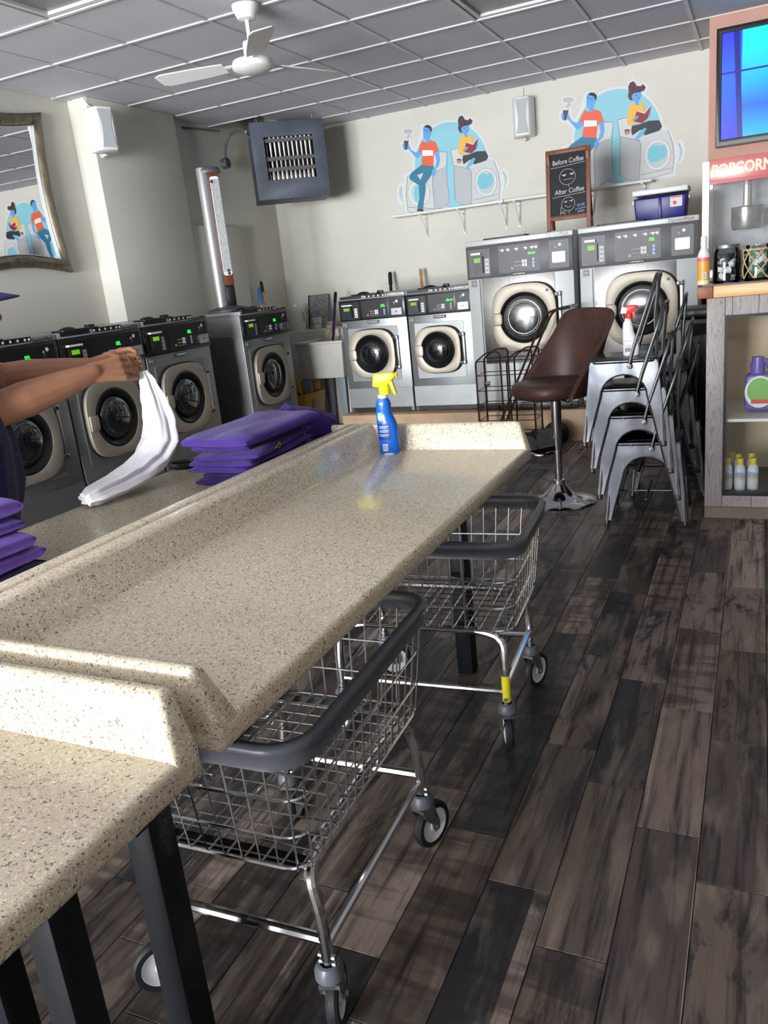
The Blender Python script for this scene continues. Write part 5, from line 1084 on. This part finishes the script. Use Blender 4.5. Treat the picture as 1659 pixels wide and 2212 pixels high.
# seat cushion
def seat_pt(u, v):
    a = 2 * math.pi * u; e = 2.7; c, s_ = math.cos(a), math.sin(a)
    x = .225 * math.copysign(abs(c) ** (2 / e), c); y = .235 * math.copysign(abs(s_) ** (2 / e), s_)
    prof = [(.0, .655), (.7, .655), (.9, .66), (.985, .68), (1.0, .705), (.985, .73), (.93, .745), (.7, .752), (.0, .748)]
    k, z = prof[int(round(v * 8))]; return (x * k, y * k - .01, z)
MB().sheet(seat_pt, 40, 9, True).obj('seat', 'brown_leather', t, smooth=60)
def shell(off):
    def fn(u, v):
        q = 2 * u - 1; yb = .205 - .30 * abs(q) ** 2.4; yt = .275 - .03 * q * q
        w_ = (.232 + off) * (1 - .06 * v); s_ = v * v * (3 - 2 * v) * .35 + v * .65
        y = yb + (yt - yb) * s_ + off * (1 - .9 * abs(q) ** 2)
        ztop = .47 - .05 * abs(q) ** 4
        return (w_ * math.sin(q * 1.25) / math.sin(1.25), y, .665 + ztop * v)
    return fn
mb = MB(); nu, nv = 27, 16
inn = [shell(0)(i / (nu - 1), j / (nv - 1)) for j in range(nv) for i in range(nu)]; out = [shell(.034)(i / (nu - 1), j / (nv - 1)) for j in range(nv) for i in range(nu)]
fs = []; o_ = nu * nv
for j in range(nv - 1):
    for i in range(nu - 1): a = j * nu + i; fs += [(a, a + 1, a + nu + 1, a + nu), (o_ + a, o_ + a + nu, o_ + a + nu + 1, o_ + a + 1)]
for j in range(nv - 1):
    for i in (0, nu - 1): a = j * nu + i; fs.append((a, a + nu, o_ + a + nu, o_ + a))
for i in range(nu - 1):
    for j in (0, nv - 1): a = j * nu + i; fs.append((a, a + 1, o_ + a + 1, o_ + a))
mb.add(inn + out, fs); mb.obj('backrest', 'brown_leather', t, bevel=.008, smooth=60)
ed = [Vector(shell(.02)(0, j / 15)) for j in range(16)] + [Vector(shell(.02)(i / 26, 1)) for i in range(1, 27)] + [Vector(shell(.02)(1, 1 - j / 15)) for j in range(1, 16)]
MB().tube(ed, .006, 6).obj('piping', 'brown_leather', t)

# ------------------------------------------------------------------ folding wire shopping cart
mat('bronze_wire', C(70, 56, 50), .4, .7)
t = thing('shopping_cart', 'brown wire folding shopping cart behind the bar stool', 'shopping cart', (2.14, 2.86, 0))
for y in (0, .22):
    MB().tube(fillet([(.0, y, .12), (0, y, .73), (.10, y, .80), (.20, y, .80), (.205, y, .12)], .03), .007, 6).obj('side_hoop', 'bronze_wire', t)
    MB().tube(fillet([(.25, y, .12), (.25, y, .73), (.35, y, .80), (.45, y, .80), (.455, y, .12)], .03), .007, 6).obj('side_hoop', 'bronze_wire', t)
    MB().tube(fillet([(.10, y + .01, .10), (.50, y + .01, .93), (.58, y + .01, 1.07), (.75, y + .01, 1.09)], .06), .009, 8).obj('handle_pole', 'bronze_wire', t)
    MB().tube([(.30, y + .01, .5), (.315, y + .01, .54)], .014, 8).obj('handle_clip', 'black_plastic', t)
MB().tube([(.75, .01, 1.09), (.75, .23, 1.09)], .013, 8).obj('handle_grip', 'black_plastic', t)
w = MB()
for z in (.14, .26, .38, .5, .62, .73):
    for y in (0, .22): w.tube([(0, y, z), (.455, y, z)], .0035, 5)
    for x in (0, .455): w.tube([(x, 0, z), (x, .22, z)], .003, 5)
for k in range(1, 6):
    for x in (0, .455): w.tube([(x, .22 * k / 6, .13), (x, .22 * k / 6, .74)], .0025, 5)
w.obj('wire_mesh', 'bronze_wire', t)
MB().box(.06, .11, -.012, .0, .54, .575).obj('latch', 'black_plastic', t, bevel=.003)
MB().box(.02, .45, .02, .20, .105, .12).obj('floor_plate', 'black_matte', t)
for (x, y) in ((.56, -.02), (.56, .24), (.40, -.02), (.40, .24)):
    r_ = .1 if x > .5 else .07
    wh = MB().lathe([(r_ * .78, -.014), (r_, -.012), (r_, .012), (r_ * .78, .014)], 24, (x, y, r_), 'y').obj('wheel', 'black_matte', t)
    for q in range(3):
        a = math.pi * q / 3; MB().tube([(x - r_ * .8 * math.cos(a), y, r_ - r_ * .8 * math.sin(a)), (x + r_ * .8 * math.cos(a), y, r_ + r_ * .8 * math.sin(a))], .009, 6).obj('spoke', 'black_plastic', wh)
MB().tube([(.56, -.02, .1), (.56, .24, .1)], .006, 6).obj('axle', 'bronze_wire', t); MB().tube([(.40, -.02, .07), (.40, .24, .07)], .006, 6).obj('axle', 'bronze_wire', t)
MB().tube([(.56, .11, .1), (.42, .11, .11)], .008, 6).obj('axle_brace', 'bronze_wire', t)

# ------------------------------------------------------------------ spray bottles
def bottle_body(secs, seg=24):
    mb = MB(); n = len(secs); vs = []
    for (rx, ry, ox, z) in secs:
        for k in range(seg):
            a = 2 * math.pi * k / seg; e = 2.5; c, s_ = math.cos(a), math.sin(a)
            vs.append((ox + rx * math.copysign(abs(c) ** (2 / e), c), ry * math.copysign(abs(s_) ** (2 / e), s_), z))
    fs = [(r_ * seg + k, r_ * seg + (k + 1) % seg, (r_ + 1) * seg + (k + 1) % seg, (r_ + 1) * seg + k) for r_ in range(n - 1) for k in range(seg)]
    fs += [tuple(range(seg - 1, -1, -1)), tuple((n - 1) * seg + k for k in range(seg))]
    return mb.add(vs, fs)
def trigger_head(t, z, m_head, m_trig, m_collar, s=1.0):
    MB().lathe([(.0165 * s, z), (.017 * s, z + .004), (.017 * s, z + .024 * s), (.012 * s, z + .03 * s)], 18).obj('collar', m_collar, t)
    MB().prism([(-.035 * s, z + .026 * s), (-.012 * s, z + .022 * s), (.012 * s, z + .026 * s), (.03 * s, z + .045 * s), (.038 * s, z + .05 * s), (.038 * s, z + .062 * s), (.03 * s, z + .066 * s), (-.026 * s, z + .064 * s), (-.03 * s, z + .056 * s)], 'y', -.012 * s, .012 * s).obj('spray_head', m_head, t, bevel=.004, bseg=2)
    MB().prism([(.014 * s, z + .04 * s), (.026 * s, z + .046 * s), (.031 * s, z + .025 * s), (.038 * s, z + .0 * s), (.03 * s, z - .002 * s), (.022 * s, z + .02 * s)], 'y', -.007 * s, .007 * s).obj('trigger', m_trig, t, bevel=.002)
    MB().lathe([(.007 * s, .037 * s), (.007 * s, .044 * s)], 10, (0, 0, z + .056 * s), 'x').obj('nozzle', m_trig, t)
mat('bottle_blue', C(16, 92, 190), .25, coat=.3); mat('spray_yellow', C(240, 222, 30), .35); mat('label_navy', C(22, 44, 120), .35); mat('label_sky', C(120, 180, 230), .35)
t = thing('spray_bottle', 'blue spray bottle with yellow trigger standing on the speckled table', 'spray bottle', (3.02, -.745, TZ + .0005), math.radians(8))
secs = [(.034, .024, 0, 0), (.0365, .0265, 0, .006), (.037, .027, 0, .03), (.036, .0265, -.001, .075), (.033, .025, -.004, .105), (.028, .023, -.008, .128), (.025, .021, -.010, .142), (.0265, .022, -.009, .150), (.0245, .021, -.010, .158), (.0255, .0215, -.009, .166), (.023, .02, -.009, .178), (.015, .015, -.008, .190), (.0135, .0135, -.008, .198)]
bd = bottle_body(secs).obj('body', 'bottle_blue', t, smooth=60)
MB().lathe([(.0355, .0), (.0368, .004)], 24, sy=.72).obj('bottom_edge', 'white_plastic', t)
MB().lathe([(.0165, .188), (.0165, .2)], 18, (-.008, 0, 0)).obj('neck', 'white_plastic', t)
e = bpy.data.objects.new('head_pivot', None); bpy.data.objects.remove(e)
def patch(x0, x1, z0, z1, m, d, nm, par):
    def fn(u, v):
        z = z0 + (z1 - z0) * v; x = x0 + (x1 - x0) * u
        for a, b in zip(secs, secs[1:]):
            if a[3] <= z <= b[3]: q = (z - a[3]) / (b[3] - a[3]); rx, ry, ox = [a[k] + (b[k] - a[k]) * q for k in range(3)]; break
        uu = max(-.98, min(.98, (x - ox) / rx)); return (x, -(ry * (1 - abs(uu) ** 2.5) ** .4) - d, z)
    MB().sheet(fn, 9, 6).obj(nm, m, par, recalc=False)
patch(-.031, .012, .05, .105, 'label_navy', .0006, 'label', bd)
for k in range(3): patch(-.026, .009, .094 - k * .014, .097 - k * .014, 'label_sky', .001, 'label_line', bd)
for k in range(3): patch(-.026, .006, .090 - k * .014, .0912 - k * .014, 'ink_white', .001, 'label_line', bd)
patch(-.028, -.012, .118, .142, 'label_sky', .0006, 'label_splash', bd); patch(-.026, -.014, .122, .132, 'ink_white', .001, 'label_mark', bd); patch(-.024, -.012, .114, .119, 'ink_yellow', .001, 'label_mark', bd)
patch(-.018, .0, .012, .036, 'ink_white', .0006, 'barcode', bd)
for k in range(6): patch(-.0165 + k * .0026, -.0153 + k * .0026, .015, .034, 'ink_black', .001, 'bar', bd)
hd = trigger_head(t, .2, 'spray_yellow', 'spray_yellow', 'spray_yellow', 1.1)
mat('spray_red', C(214, 52, 44), .4)
t = thing('spray_bottle', 'white spray bottle with red trigger on the top stacked chair', 'spray bottle', (3.522, 1.32, .9015), math.radians(4))
bottle_body([(.04, .028, .01, 0), (.043, .03, .01, .006), (.043, .03, .009, .05), (.038, .028, .004, .085), (.03, .025, -.004, .12), (.027, .023, -.007, .15), (.024, .021, -.007, .17), (.015, .015, -.006, .187), (.014, .014, -.006, .195)]).obj('body', 'white_plastic', t, smooth=60)
MB().box(-.022, .012, -.0312, -.029, .02, .06).obj('label', 'sticker', t)
for k in range(4): MB().box(-.02 + k * .007, -.016 + k * .007, -.0316, -.0305, .022, .042).obj('bar', 'ink_black', t, smooth=0)
MB().box(-.02, .012, -.0296, -.027, .078, .08).obj('label_line', 'spray_red', t)
trigger_head(t, .192, 'spray_red', 'spray_red', 'spray_red', 1.05)
MB().prism([(-.045, .222), (-.012, .218), (-.006, .25), (-.035, .258)], 'y', -.013, .013).obj('rear_cover', 'white_plastic', t, bevel=.003)
# ------------------------------------------------------------------ folded clothes on the table
def cloth_mat(name, c1, c2):
    m = noisy(name, c1, c2, 20, 3, .85, spec=.2, bump=.35, bscale=500); P_(m).inputs['Sheen Weight'].default_value = .12
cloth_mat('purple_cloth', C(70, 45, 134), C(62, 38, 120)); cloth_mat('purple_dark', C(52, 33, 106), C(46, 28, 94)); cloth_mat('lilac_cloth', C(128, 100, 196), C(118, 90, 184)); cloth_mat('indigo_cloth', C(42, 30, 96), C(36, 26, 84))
cloth_mat('white_cloth', C(236, 236, 240), C(228, 228, 233)); cloth_mat('navy_cloth', C(24, 26, 66), C(20, 22, 56)); cloth_mat('dark_cloth', C(30, 30, 36), C(24, 24, 30))
def garment(w_, d, layers, th, seed, rough=.006, wav=.004):
    """cloth folded back and forth: a zig-zag sheet with soft round folds"""
    n = 10; path = []
    for k in range(layers):
        ys_ = [d * i / n for i in range(n + 1)]; ys_ = ys_ if k % 2 == 0 else ys_[::-1]
        path += [(y, k * th) for y in ys_]
        if k < layers - 1:
            ye = d if k % 2 == 0 else 0; s_ = 1 if k % 2 == 0 else -1
            path += [(ye + s_ * th * .55, (k + .15) * th), (ye + s_ * th * .85, (k + .5) * th), (ye + s_ * th * .55, (k + .85) * th)]
    nu = 26; H_ = layers * th
    def fn(u, v):
        y, z = path[int(round(v * (len(path) - 1)))]
        x = w_ * (u - .5); e = abs(2 * u - 1); q = z / H_
        n1 = noise.noise(Vector((x * 8 + seed * 3.1, y * 7, q * 1.5 + seed))); n2 = noise.noise(Vector((x * 15 + seed, y * 13 + 7, seed)))
        xo = x * (1 - .05 * q) + (.012 * n2 + .006 * math.sin(seed * 3 + q * 9)) * e
        return (xo, y + .014 * noise.noise(Vector((x * 10, seed * 2.3, q * 3))), z + rough * n1 * (.4 + q) + wav * math.sin(y * 34 + seed * 5 + q * 4) * e ** 3 + wav * .6 * math.sin(x * 40 + seed) * (1 if y < .04 else .2) - .006 * e ** 4 * q)
    mb = MB().sheet(fn, nu, len(path)); lo = sorted(p[2] for p in mb.v)[len(mb.v) // 30]; mb.v = [(a, b, max(c - lo, 0) + .0035) for a, b, c in mb.v]
    return mb.mesh('garment', smooth=80, weld=False, recalc=False)
def slab(w_, d, h, seed, rough=.006, groove=.010):
    """a folded cloth: soft rounded slab with a crease running round its edge"""
    def fn(u, v):
        a = 2 * math.pi * u; cy, cz = math.cos(a), math.sin(a); v = .5 + .5 * math.sin(math.pi * (v - .5)); e = abs(2 * v - 1); s_ = (1 - e ** 22) ** .5
        y = d / 2 * math.copysign(abs(cy) ** .28, cy); z = h / 2 * math.copysign(abs(cz) ** .75, cz)
        g = math.exp(-(cz / .28) ** 2); y -= math.copysign(groove * g * abs(cy), cy)
        x = w_ * (v - .5) * (1 + .02 * math.sin(y * 21 + seed * 2)); q = Vector((x * 9 + seed, y * 9, seed * 1.7))
        n1 = noise.noise(q); n2 = noise.noise(q * 2.3)
        y *= (1 - .06 * e ** 6); z *= max(s_, .02)
        return (x + .010 * n2 * e, y + .010 * n1 * abs(cy), z + h / 2 + (rough * n1 + rough * .5 * n2) * (.5 + .5 * cz) - .004 * e ** 4 * (1 + cz))
    mb = MB().sheet(fn, 64, 26, True); lo = min(p[2] for p in mb.v); mb.v = [(a, b, c - lo) for a, b, c in mb.v]
    return mb.mesh('folded_cloth', smooth=80, weld=False)
def heap(rx, ry, h, seed):
    def fn(u, v):
        a = 2 * math.pi * u; r = v; x, y = rx * r * math.cos(a), ry * r * math.sin(a)
        q = noise.ridged_multi_fractal(Vector((x * 5 + seed, y * 5, seed)), 1.0, 2.0, 3, 1.0, 2.0) if hasattr(noise, 'ridged_multi_fractal') else noise.noise(Vector((x * 9 + seed, y * 9, seed)))
        k = 1 + .16 * math.sin(a * 3 + seed) + .08 * math.sin(a * 7 + seed * 2)
        return (x * k, y * k, max(0, (1 - r ** 2.6)) * h * (.62 + .22 * q) + .004 + .004 * math.sin(a * 9 + seed) * r)
    return MB().sheet(fn, 56, 16, True).mesh('heap', smooth=80, recalc=False)
def add_garment(name, label, m, me, loc, rz, group, tilt=(0, 0), thick=.006):
    o = link(name, me, m); o.location = loc; o.rotation_euler = (tilt[0], tilt[1], rz); tag(o, label, 'garment', group)
    if thick: md = o.modifiers.new('thickness', 'SOLIDIFY'); md.thickness = thick; md.offset = 0
    sb = o.modifiers.new('soft', 'SUBSURF'); sb.levels = 1; sb.render_levels = 1
    return o
ord_ = ['lowest', 'second from the bottom', 'third from the bottom', 'fourth from the bottom', 'fifth from the bottom', 'sixth from the bottom', 'topmost']
z = TZ + .001
for k in range(7):
    me = slab(.245 - .012 * (k % 3) + (.02 if k == 6 else 0), (.43 if k < 6 else .47) - .02 * (k % 2), .023 if k < 6 else .034, 3 + k * 1.37, .008, .011)
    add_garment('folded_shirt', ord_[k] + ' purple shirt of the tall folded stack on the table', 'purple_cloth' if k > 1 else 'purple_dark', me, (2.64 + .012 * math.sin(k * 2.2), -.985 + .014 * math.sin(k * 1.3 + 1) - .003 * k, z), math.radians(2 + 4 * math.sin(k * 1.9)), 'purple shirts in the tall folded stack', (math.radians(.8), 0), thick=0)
    z += .0215
labs2 = ['lowest crumpled purple shirt of the loose heap by the far splash', 'upper crumpled purple shirt of the loose heap by the far splash', 'crumpled purple shirt slumped over the far splash of the left table']
for k, (x, y, z, rx, ry, h) in enumerate([(2.585, -.75, TZ + .003, .19, .19, .15), (2.60, -.70, TZ + .05, .17, .13, .12), (2.64, -.655, TZ + .091, .13, .09, .05)]):
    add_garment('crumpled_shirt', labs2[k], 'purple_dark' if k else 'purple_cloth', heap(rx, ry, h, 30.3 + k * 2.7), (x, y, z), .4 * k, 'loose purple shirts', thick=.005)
z = TZ + .001
labs3 = ['lowest dark indigo folded cloth under the lilac stack at the photo\'s left edge', 'second lowest folded cloth of the lilac stack at the left edge', 'third folded lilac cloth from the bottom at the left edge', 'fourth folded lilac cloth from the bottom at the left edge', 'topmost folded lilac cloth of the stack at the left edge']
for k in range(5):
    h = .024 if k == 0 else (.04, .046, .036, .05)[k - 1]; me = slab(.36, .38, h, 50 + k * 1.9, .007, .016)
    add_garment('folded_towel', labs3[k], 'indigo_cloth' if k == 0 else 'lilac_cloth', me, (2.468 - .012 * k + (.02 if k == 2 else 0), -2.075 + .012 * math.sin(k * 2), z), math.radians(-90 + 4 - 3 * k), 'folded lilac cloths at the left edge', thick=0); z += h - .003
t = thing('black_strap', 'black looped strap lying on the table beside the purple stack', 'strap', (2.305, -.955, TZ))
MB().sheet(lambda u, v: ((.055 + .004 * math.sin(6.28 * u * 2)) * math.cos(6.28318 * u), .04 * math.sin(6.28318 * u), .001 + .02 * v), 32, 2, True).obj('band', 'black_plastic', t, recalc=False).modifiers.new('thickness', 'SOLIDIFY').thickness = .003
MB().box(.05, .062, -.012, .012, .001, .023).obj('buckle', 'black_steel', t)
t = thing('gold_clip', 'small gold coloured clip on the side of the purple stack', 'clip', (2.775, -1.06, TZ + .098))
mat('brass', C(200, 160, 70), .3, .9); MB().tube(fillet([(0, -.03, -.004), (0, 0, 0), (0, .012, .012), (0, .02, 0), (0, .006, -.008)], .006), .0022, 6).obj('hook', 'brass', t)

# ------------------------------------------------------------------ white cloth held over the table
sec = [((2.36, -1.135, 1.225), .012, .012), ((2.368, -1.135, 1.19), .024, .02), ((2.372, -1.13, 1.13), .038, .026), ((2.372, -1.12, 1.06), .048, .032), ((2.368, -1.125, .995), .056, .034), ((2.355, -1.17, .945), .056, .034), ((2.345, -1.25, .912), .054, .032), ((2.34, -1.34, .898), .05, .028), ((2.335, -1.42, .892), .045, .024), ((2.33, -1.455, .888), .03, .018)]
def smooth_sec(n=40):
    out = []
    for i in range(n):
        q = i / (n - 1) * (len(sec) - 1); k = min(int(q), len(sec) - 2); f = q - k; g = f * f * (3 - 2 * f)
        out.append((Vector(sec[k][0]).lerp(Vector(sec[k + 1][0]), f), sec[k][1] + (sec[k + 1][1] - sec[k][1]) * g, sec[k][2] + (sec[k + 1][2] - sec[k][2]) * g))
    return out
ss = smooth_sec(); seg = 48; vs = []
for i, (c, a, b) in enumerate(ss):
    tn = (ss[min(i + 1, 39)][0] - ss[max(i - 1, 0)][0]).normalized(); ax = Vector((.92, .28, 0)); ax = (ax - tn * ax.dot(tn)).normalized(); ay = tn.cross(ax)
    for k in range(seg):
        th = 2 * math.pi * k / seg; q = i / 39
        f = 1 + .17 * math.sin(6 * th + 2.2 * q) + .10 * math.sin(11 * th - 5 * q + 1) + .06 * noise.noise(Vector((math.cos(th) * 2, math.sin(th) * 2, q * 9)))
        p = c + ax * a * f * math.cos(th) + ay * b * f * math.sin(th); p.z = max(p.z, TZ + .002); vs.append(tuple(p))
fs = [(i * seg + k, i * seg + (k + 1) % seg, (i + 1) * seg + (k + 1) % seg, (i + 1) * seg + k) for i in range(39) for k in range(seg)] + [tuple(range(seg - 1, -1, -1)), tuple(39 * seg + k for k in range(seg))]
tag(MB().add(vs, fs).obj('white_cloth', 'white_cloth', None, smooth=80), 'white cloth hanging from the person\'s hands down to the table', 'cloth')

# ------------------------------------------------------------------ person folding laundry
noisy('skin', C(164, 117, 90), C(152, 106, 80), 9, 3, .5); pass
mat('hair_black', C(18, 15, 14), .6); mat('eye_white', C(226, 222, 216), .3); mat('eye_dark', C(26, 16, 12), .2); mat('lip', C(120, 66, 58), .5); mat('cap_purple', C(62, 56, 120), .6); mat('nail', C(190, 140, 120), .3); mat('shoe_black', C(22, 22, 24), .5)
person = thing('person', 'person in a navy top and purple cap, folding a white cloth over the table', 'person', (0, 0, 0))
FD, RT, UP = Vector((.6, .8, 0)), Vector((.8, -.6, 0)), Vector((0, 0, 1))
PC = Vector((2.065, -1.645, 0))
def B(r_, f_, z_): return PC + RT * r_ + FD * f_ + UP * z_
def caps(mb, pts, rs, seg=14):
    pts = [Vector(p) for p in pts]; d0 = (pts[0] - pts[1]).normalized(); d1 = (pts[-1] - pts[-2]).normalized()
    P = []; Q = []
    for k in (3, 2, 1): a = math.pi / 2 * k / 3.2; P.append(pts[0] + d0 * rs[0] * math.sin(a)); Q.append(rs[0] * math.cos(a))
    P += pts; Q += list(rs)
    for k in (1, 2, 3): a = math.pi / 2 * k / 3.2; P.append(pts[-1] + d1 * rs[-1] * math.sin(a)); Q.append(rs[-1] * math.cos(a))
    mb.tube(P, Q, seg)
shR, shL = B(.165, 0, 1.325), B(-.165, 0, 1.325)
elR, elL = Vector((2.20, -1.585, 1.185)), Vector((1.985, -1.36, 1.25))
wrR, wrL = Vector((2.312, -1.305, 1.246)), Vector((2.20, -1.175, 1.252))
knR, knL = Vector((2.352, -1.222, 1.248)), Vector((2.278, -1.125, 1.262))
def torso(mb, g):
    caps(mb, [B(-.075, .0, .96), B(-.085, .02, 1.1), B(-.09, .02, 1.24)], [.125 + g, .118 + g, .10 + g]); caps(mb, [B(.075, .0, .96), B(.085, .02, 1.1), B(.09, .02, 1.24)], [.125 + g, .118 + g, .10 + g])
    caps(mb, [B(0, .03, .98), B(0, .035, 1.1), B(0, .025, 1.25)], [.13 + g, .125 + g, .10 + g])
    caps(mb, [shL, B(-.06, .0, 1.355), B(.06, 0, 1.355), shR], [.068 + g, .068 + g, .068 + g, .068 + g])
body = MB(); torso(body, 0)
caps(body, [B(0, .0, 1.33), B(.01, .04, 1.38), B(.02, .08, 1.43)], [.062, .058, .055])
HC = B(.02, .095, 1.468)
body.ell(HC, .076, .076, .115, 20, 14); caps(body, [HC + FD * .03 - UP * .05, HC + FD * .055 - UP * .085], [.055, .035]); body.ell(HC - FD * .02 + UP * .025, .078, .085, .09, 18, 10)
caps(body, [HC + FD * .078 + UP * .01, HC + FD * .098 - UP * .03], [.009, .013], 8)
for s_ in (-1, 1): body.ell(HC + RT * s_ * .077 - UP * .005, .012, .018, .03, 10, 6)
for (s, e, w_) in ((shR, elR, wrR), (shL, elL, wrL)):
    caps(body, [s, s.lerp(e, .5), e], [.062, .06, .05]); m1 = e.lerp(w_, .3); caps(body, [e, m1, e.lerp(w_, .7), w_], [.05, .052, .041, .029])
nails = []
def hand(w_, kn, side, tip, back):
    d = (kn - w_).normalized(); s = side - d * side.dot(d); s.normalize(); up = s.cross(d); up = up if up.dot(back) > 0 else -up
    for k in range(4): caps(body, [w_ + s * (.010 * (k - 1.5)), w_.lerp(kn, .55) + s * .016 * (k - 1.5), kn + s * .0215 * (k - 1.5)], [.018, .014, .0112], 10)
    for k in range(4):
        b = kn + s * .0225 * (k - 1.5); ln = [.9, 1.05, 1.0, .8][k]
        p1 = b + d * .036 * ln - up * (.006 + .004 * k); p2 = p1 + d * .017 * ln - up * .021 * ln; p3 = p2 - d * .004 - up * .019 * ln
        q = (tip - p3) * .35; p3 = p3 + q; p2 = p2 + q * .5
        caps(body, [b, b.lerp(p1, .5), p1, p2, p3], [.0098, .0086, .0082, .0075, .0066], 10); nails.append((p3 + (p3 - p2).normalized() * .003 + d * .0055, d))
    b = w_ + d * .028 - s * .022 - up * .006; p1 = b + d * .034 - s * .012 - up * .012; p2 = tip - d * .012 - s * .006 + up * .012
    caps(body, [b, p1, p1.lerp(p2, .55), p2], [.014, .012, .0105, .0088], 10)
hand(wrR, knR, Vector((.32, -.22, -.9)), Vector((2.356, -1.148, 1.222)), Vector((.8, -.5, .2))); hand(wrL, knL, Vector((.15, .3, -.9)), Vector((2.35, -1.132, 1.232)), Vector((-.54, .84, .1)))
for s_ in (-1, 1):
    caps(body, [B(.09 * s_, 0, .90), B(.095 * s_, .015, .66), B(.095 * s_, .02, .48)], [.095, .078, .056]); caps(body, [B(.095 * s_, .02, .48), B(.097 * s_, 0, .30), B(.1 * s_, -.01, .09)], [.055, .056, .036]); caps(body, [B(.1 * s_, -.02, .04), B(.11 * s_, .1, .028)], [.035, .026])
def remesh(o, vox, it=3):
    m_ = o.modifiers.new('union', 'REMESH'); m_.mode = 'VOXEL'; m_.voxel_size = vox; m_.use_smooth_shade = True
    s_ = o.modifiers.new('smooth', 'SMOOTH'); s_.iterations = it; s_.factor = .5
remesh(body.obj('body', 'skin', person, weld=False, recalc=False), .0038, 2)
for (p, d) in nails: MB().ell(p, .0045, .0045, .0055, 8, 5).obj('fingernail', 'nail', person)
top = MB(); torso(top, .014)
for (s, e) in ((shR, elR), (shL, elL)): caps(top, [s, s.lerp(e, .35)], [.076, .074])
caps(top, [B(-.08, 0, .90), B(.08, 0, .90)], [.135, .135])
remesh(top.obj('shirt', 'navy_cloth', person, weld=False, recalc=False), .008, 5)
pn = MB(); caps(pn, [B(-.085, -.01, .93), B(.085, -.01, .93)], [.13, .13])
for s_ in (-1, 1): caps(pn, [B(.09 * s_, 0, .90), B(.095 * s_, .015, .66), B(.095 * s_, .02, .48), B(.097 * s_, 0, .30), B(.1 * s_, -.01, .085)], [.11, .092, .074, .07, .062])
remesh(pn.obj('trousers', 'dark_cloth', person, weld=False, recalc=False), .01, 4)
for s_ in (-1, 1):
    sh = MB(); caps(sh, [B(.1 * s_, -.045, .045), B(.105 * s_, .04, .045), B(.112 * s_, .13, .036)], [.044, .043, .035]); remesh(sh.obj('shoe', 'shoe_black', person, weld=False, recalc=False), .006, 2)
    ey = MB().ell(HC + FD * .068 + RT * s_ * .03 + UP * .005, .013, .013, .009, 12, 8).obj('eye', 'eye_white', person); MB().ell(HC + FD * .0785 + RT * s_ * .03 + UP * .005, .005, .005, .005, 8, 6).obj('iris', 'eye_dark', ey)
MB().tube([HC + FD * .083 + RT * q - UP * (.062 + abs(q) * .12) for q in (-.024, -.012, 0, .012, .024)], [.003, .005, .006, .005, .003], 6).obj('mouth', 'lip', person)
hr = MB(); hr.ell(HC - FD * .028 + UP * .01, .086, .082, .098, 18, 10); caps(hr, [HC - FD * .07 - UP * .03, HC - FD * .085 - UP * .075], [.045, .04]); remesh(hr.obj('hair', 'hair_black', person, weld=False, recalc=False), .007, 2)
cp = MB().sheet(lambda u, v: tuple(HC + UP * (.045 + .085 * math.sin(v * 1.5)) + (FD * math.cos(6.28318 * u) * .096 + RT * math.sin(6.28318 * u) * .088) * math.cos(v * 1.5) - FD * .008), 28, 8, True).obj('cap', 'cap_purple', person)
def brim(u, v):
    a = -1.15 + 2.3 * u; r0 = .092; e = v * .085 * math.cos(a * .9); return tuple(HC + UP * (.045 - .022 * v - .012 * a * a * v) + FD * (r0 * math.cos(a) + e - .008) + RT * (r0 * .95 * math.sin(a)))
b_ = MB().sheet(brim, 17, 6).obj('cap_brim', 'cap_purple', cp, recalc=False); b_.modifiers.new('thickness', 'SOLIDIFY').thickness = .004
# ------------------------------------------------------------------ end
bpy.context.view_layer.update()
for n_ in ('digits', 'lcd_green'): MATS[n_].cycles.emission_sampling = 'NONE'
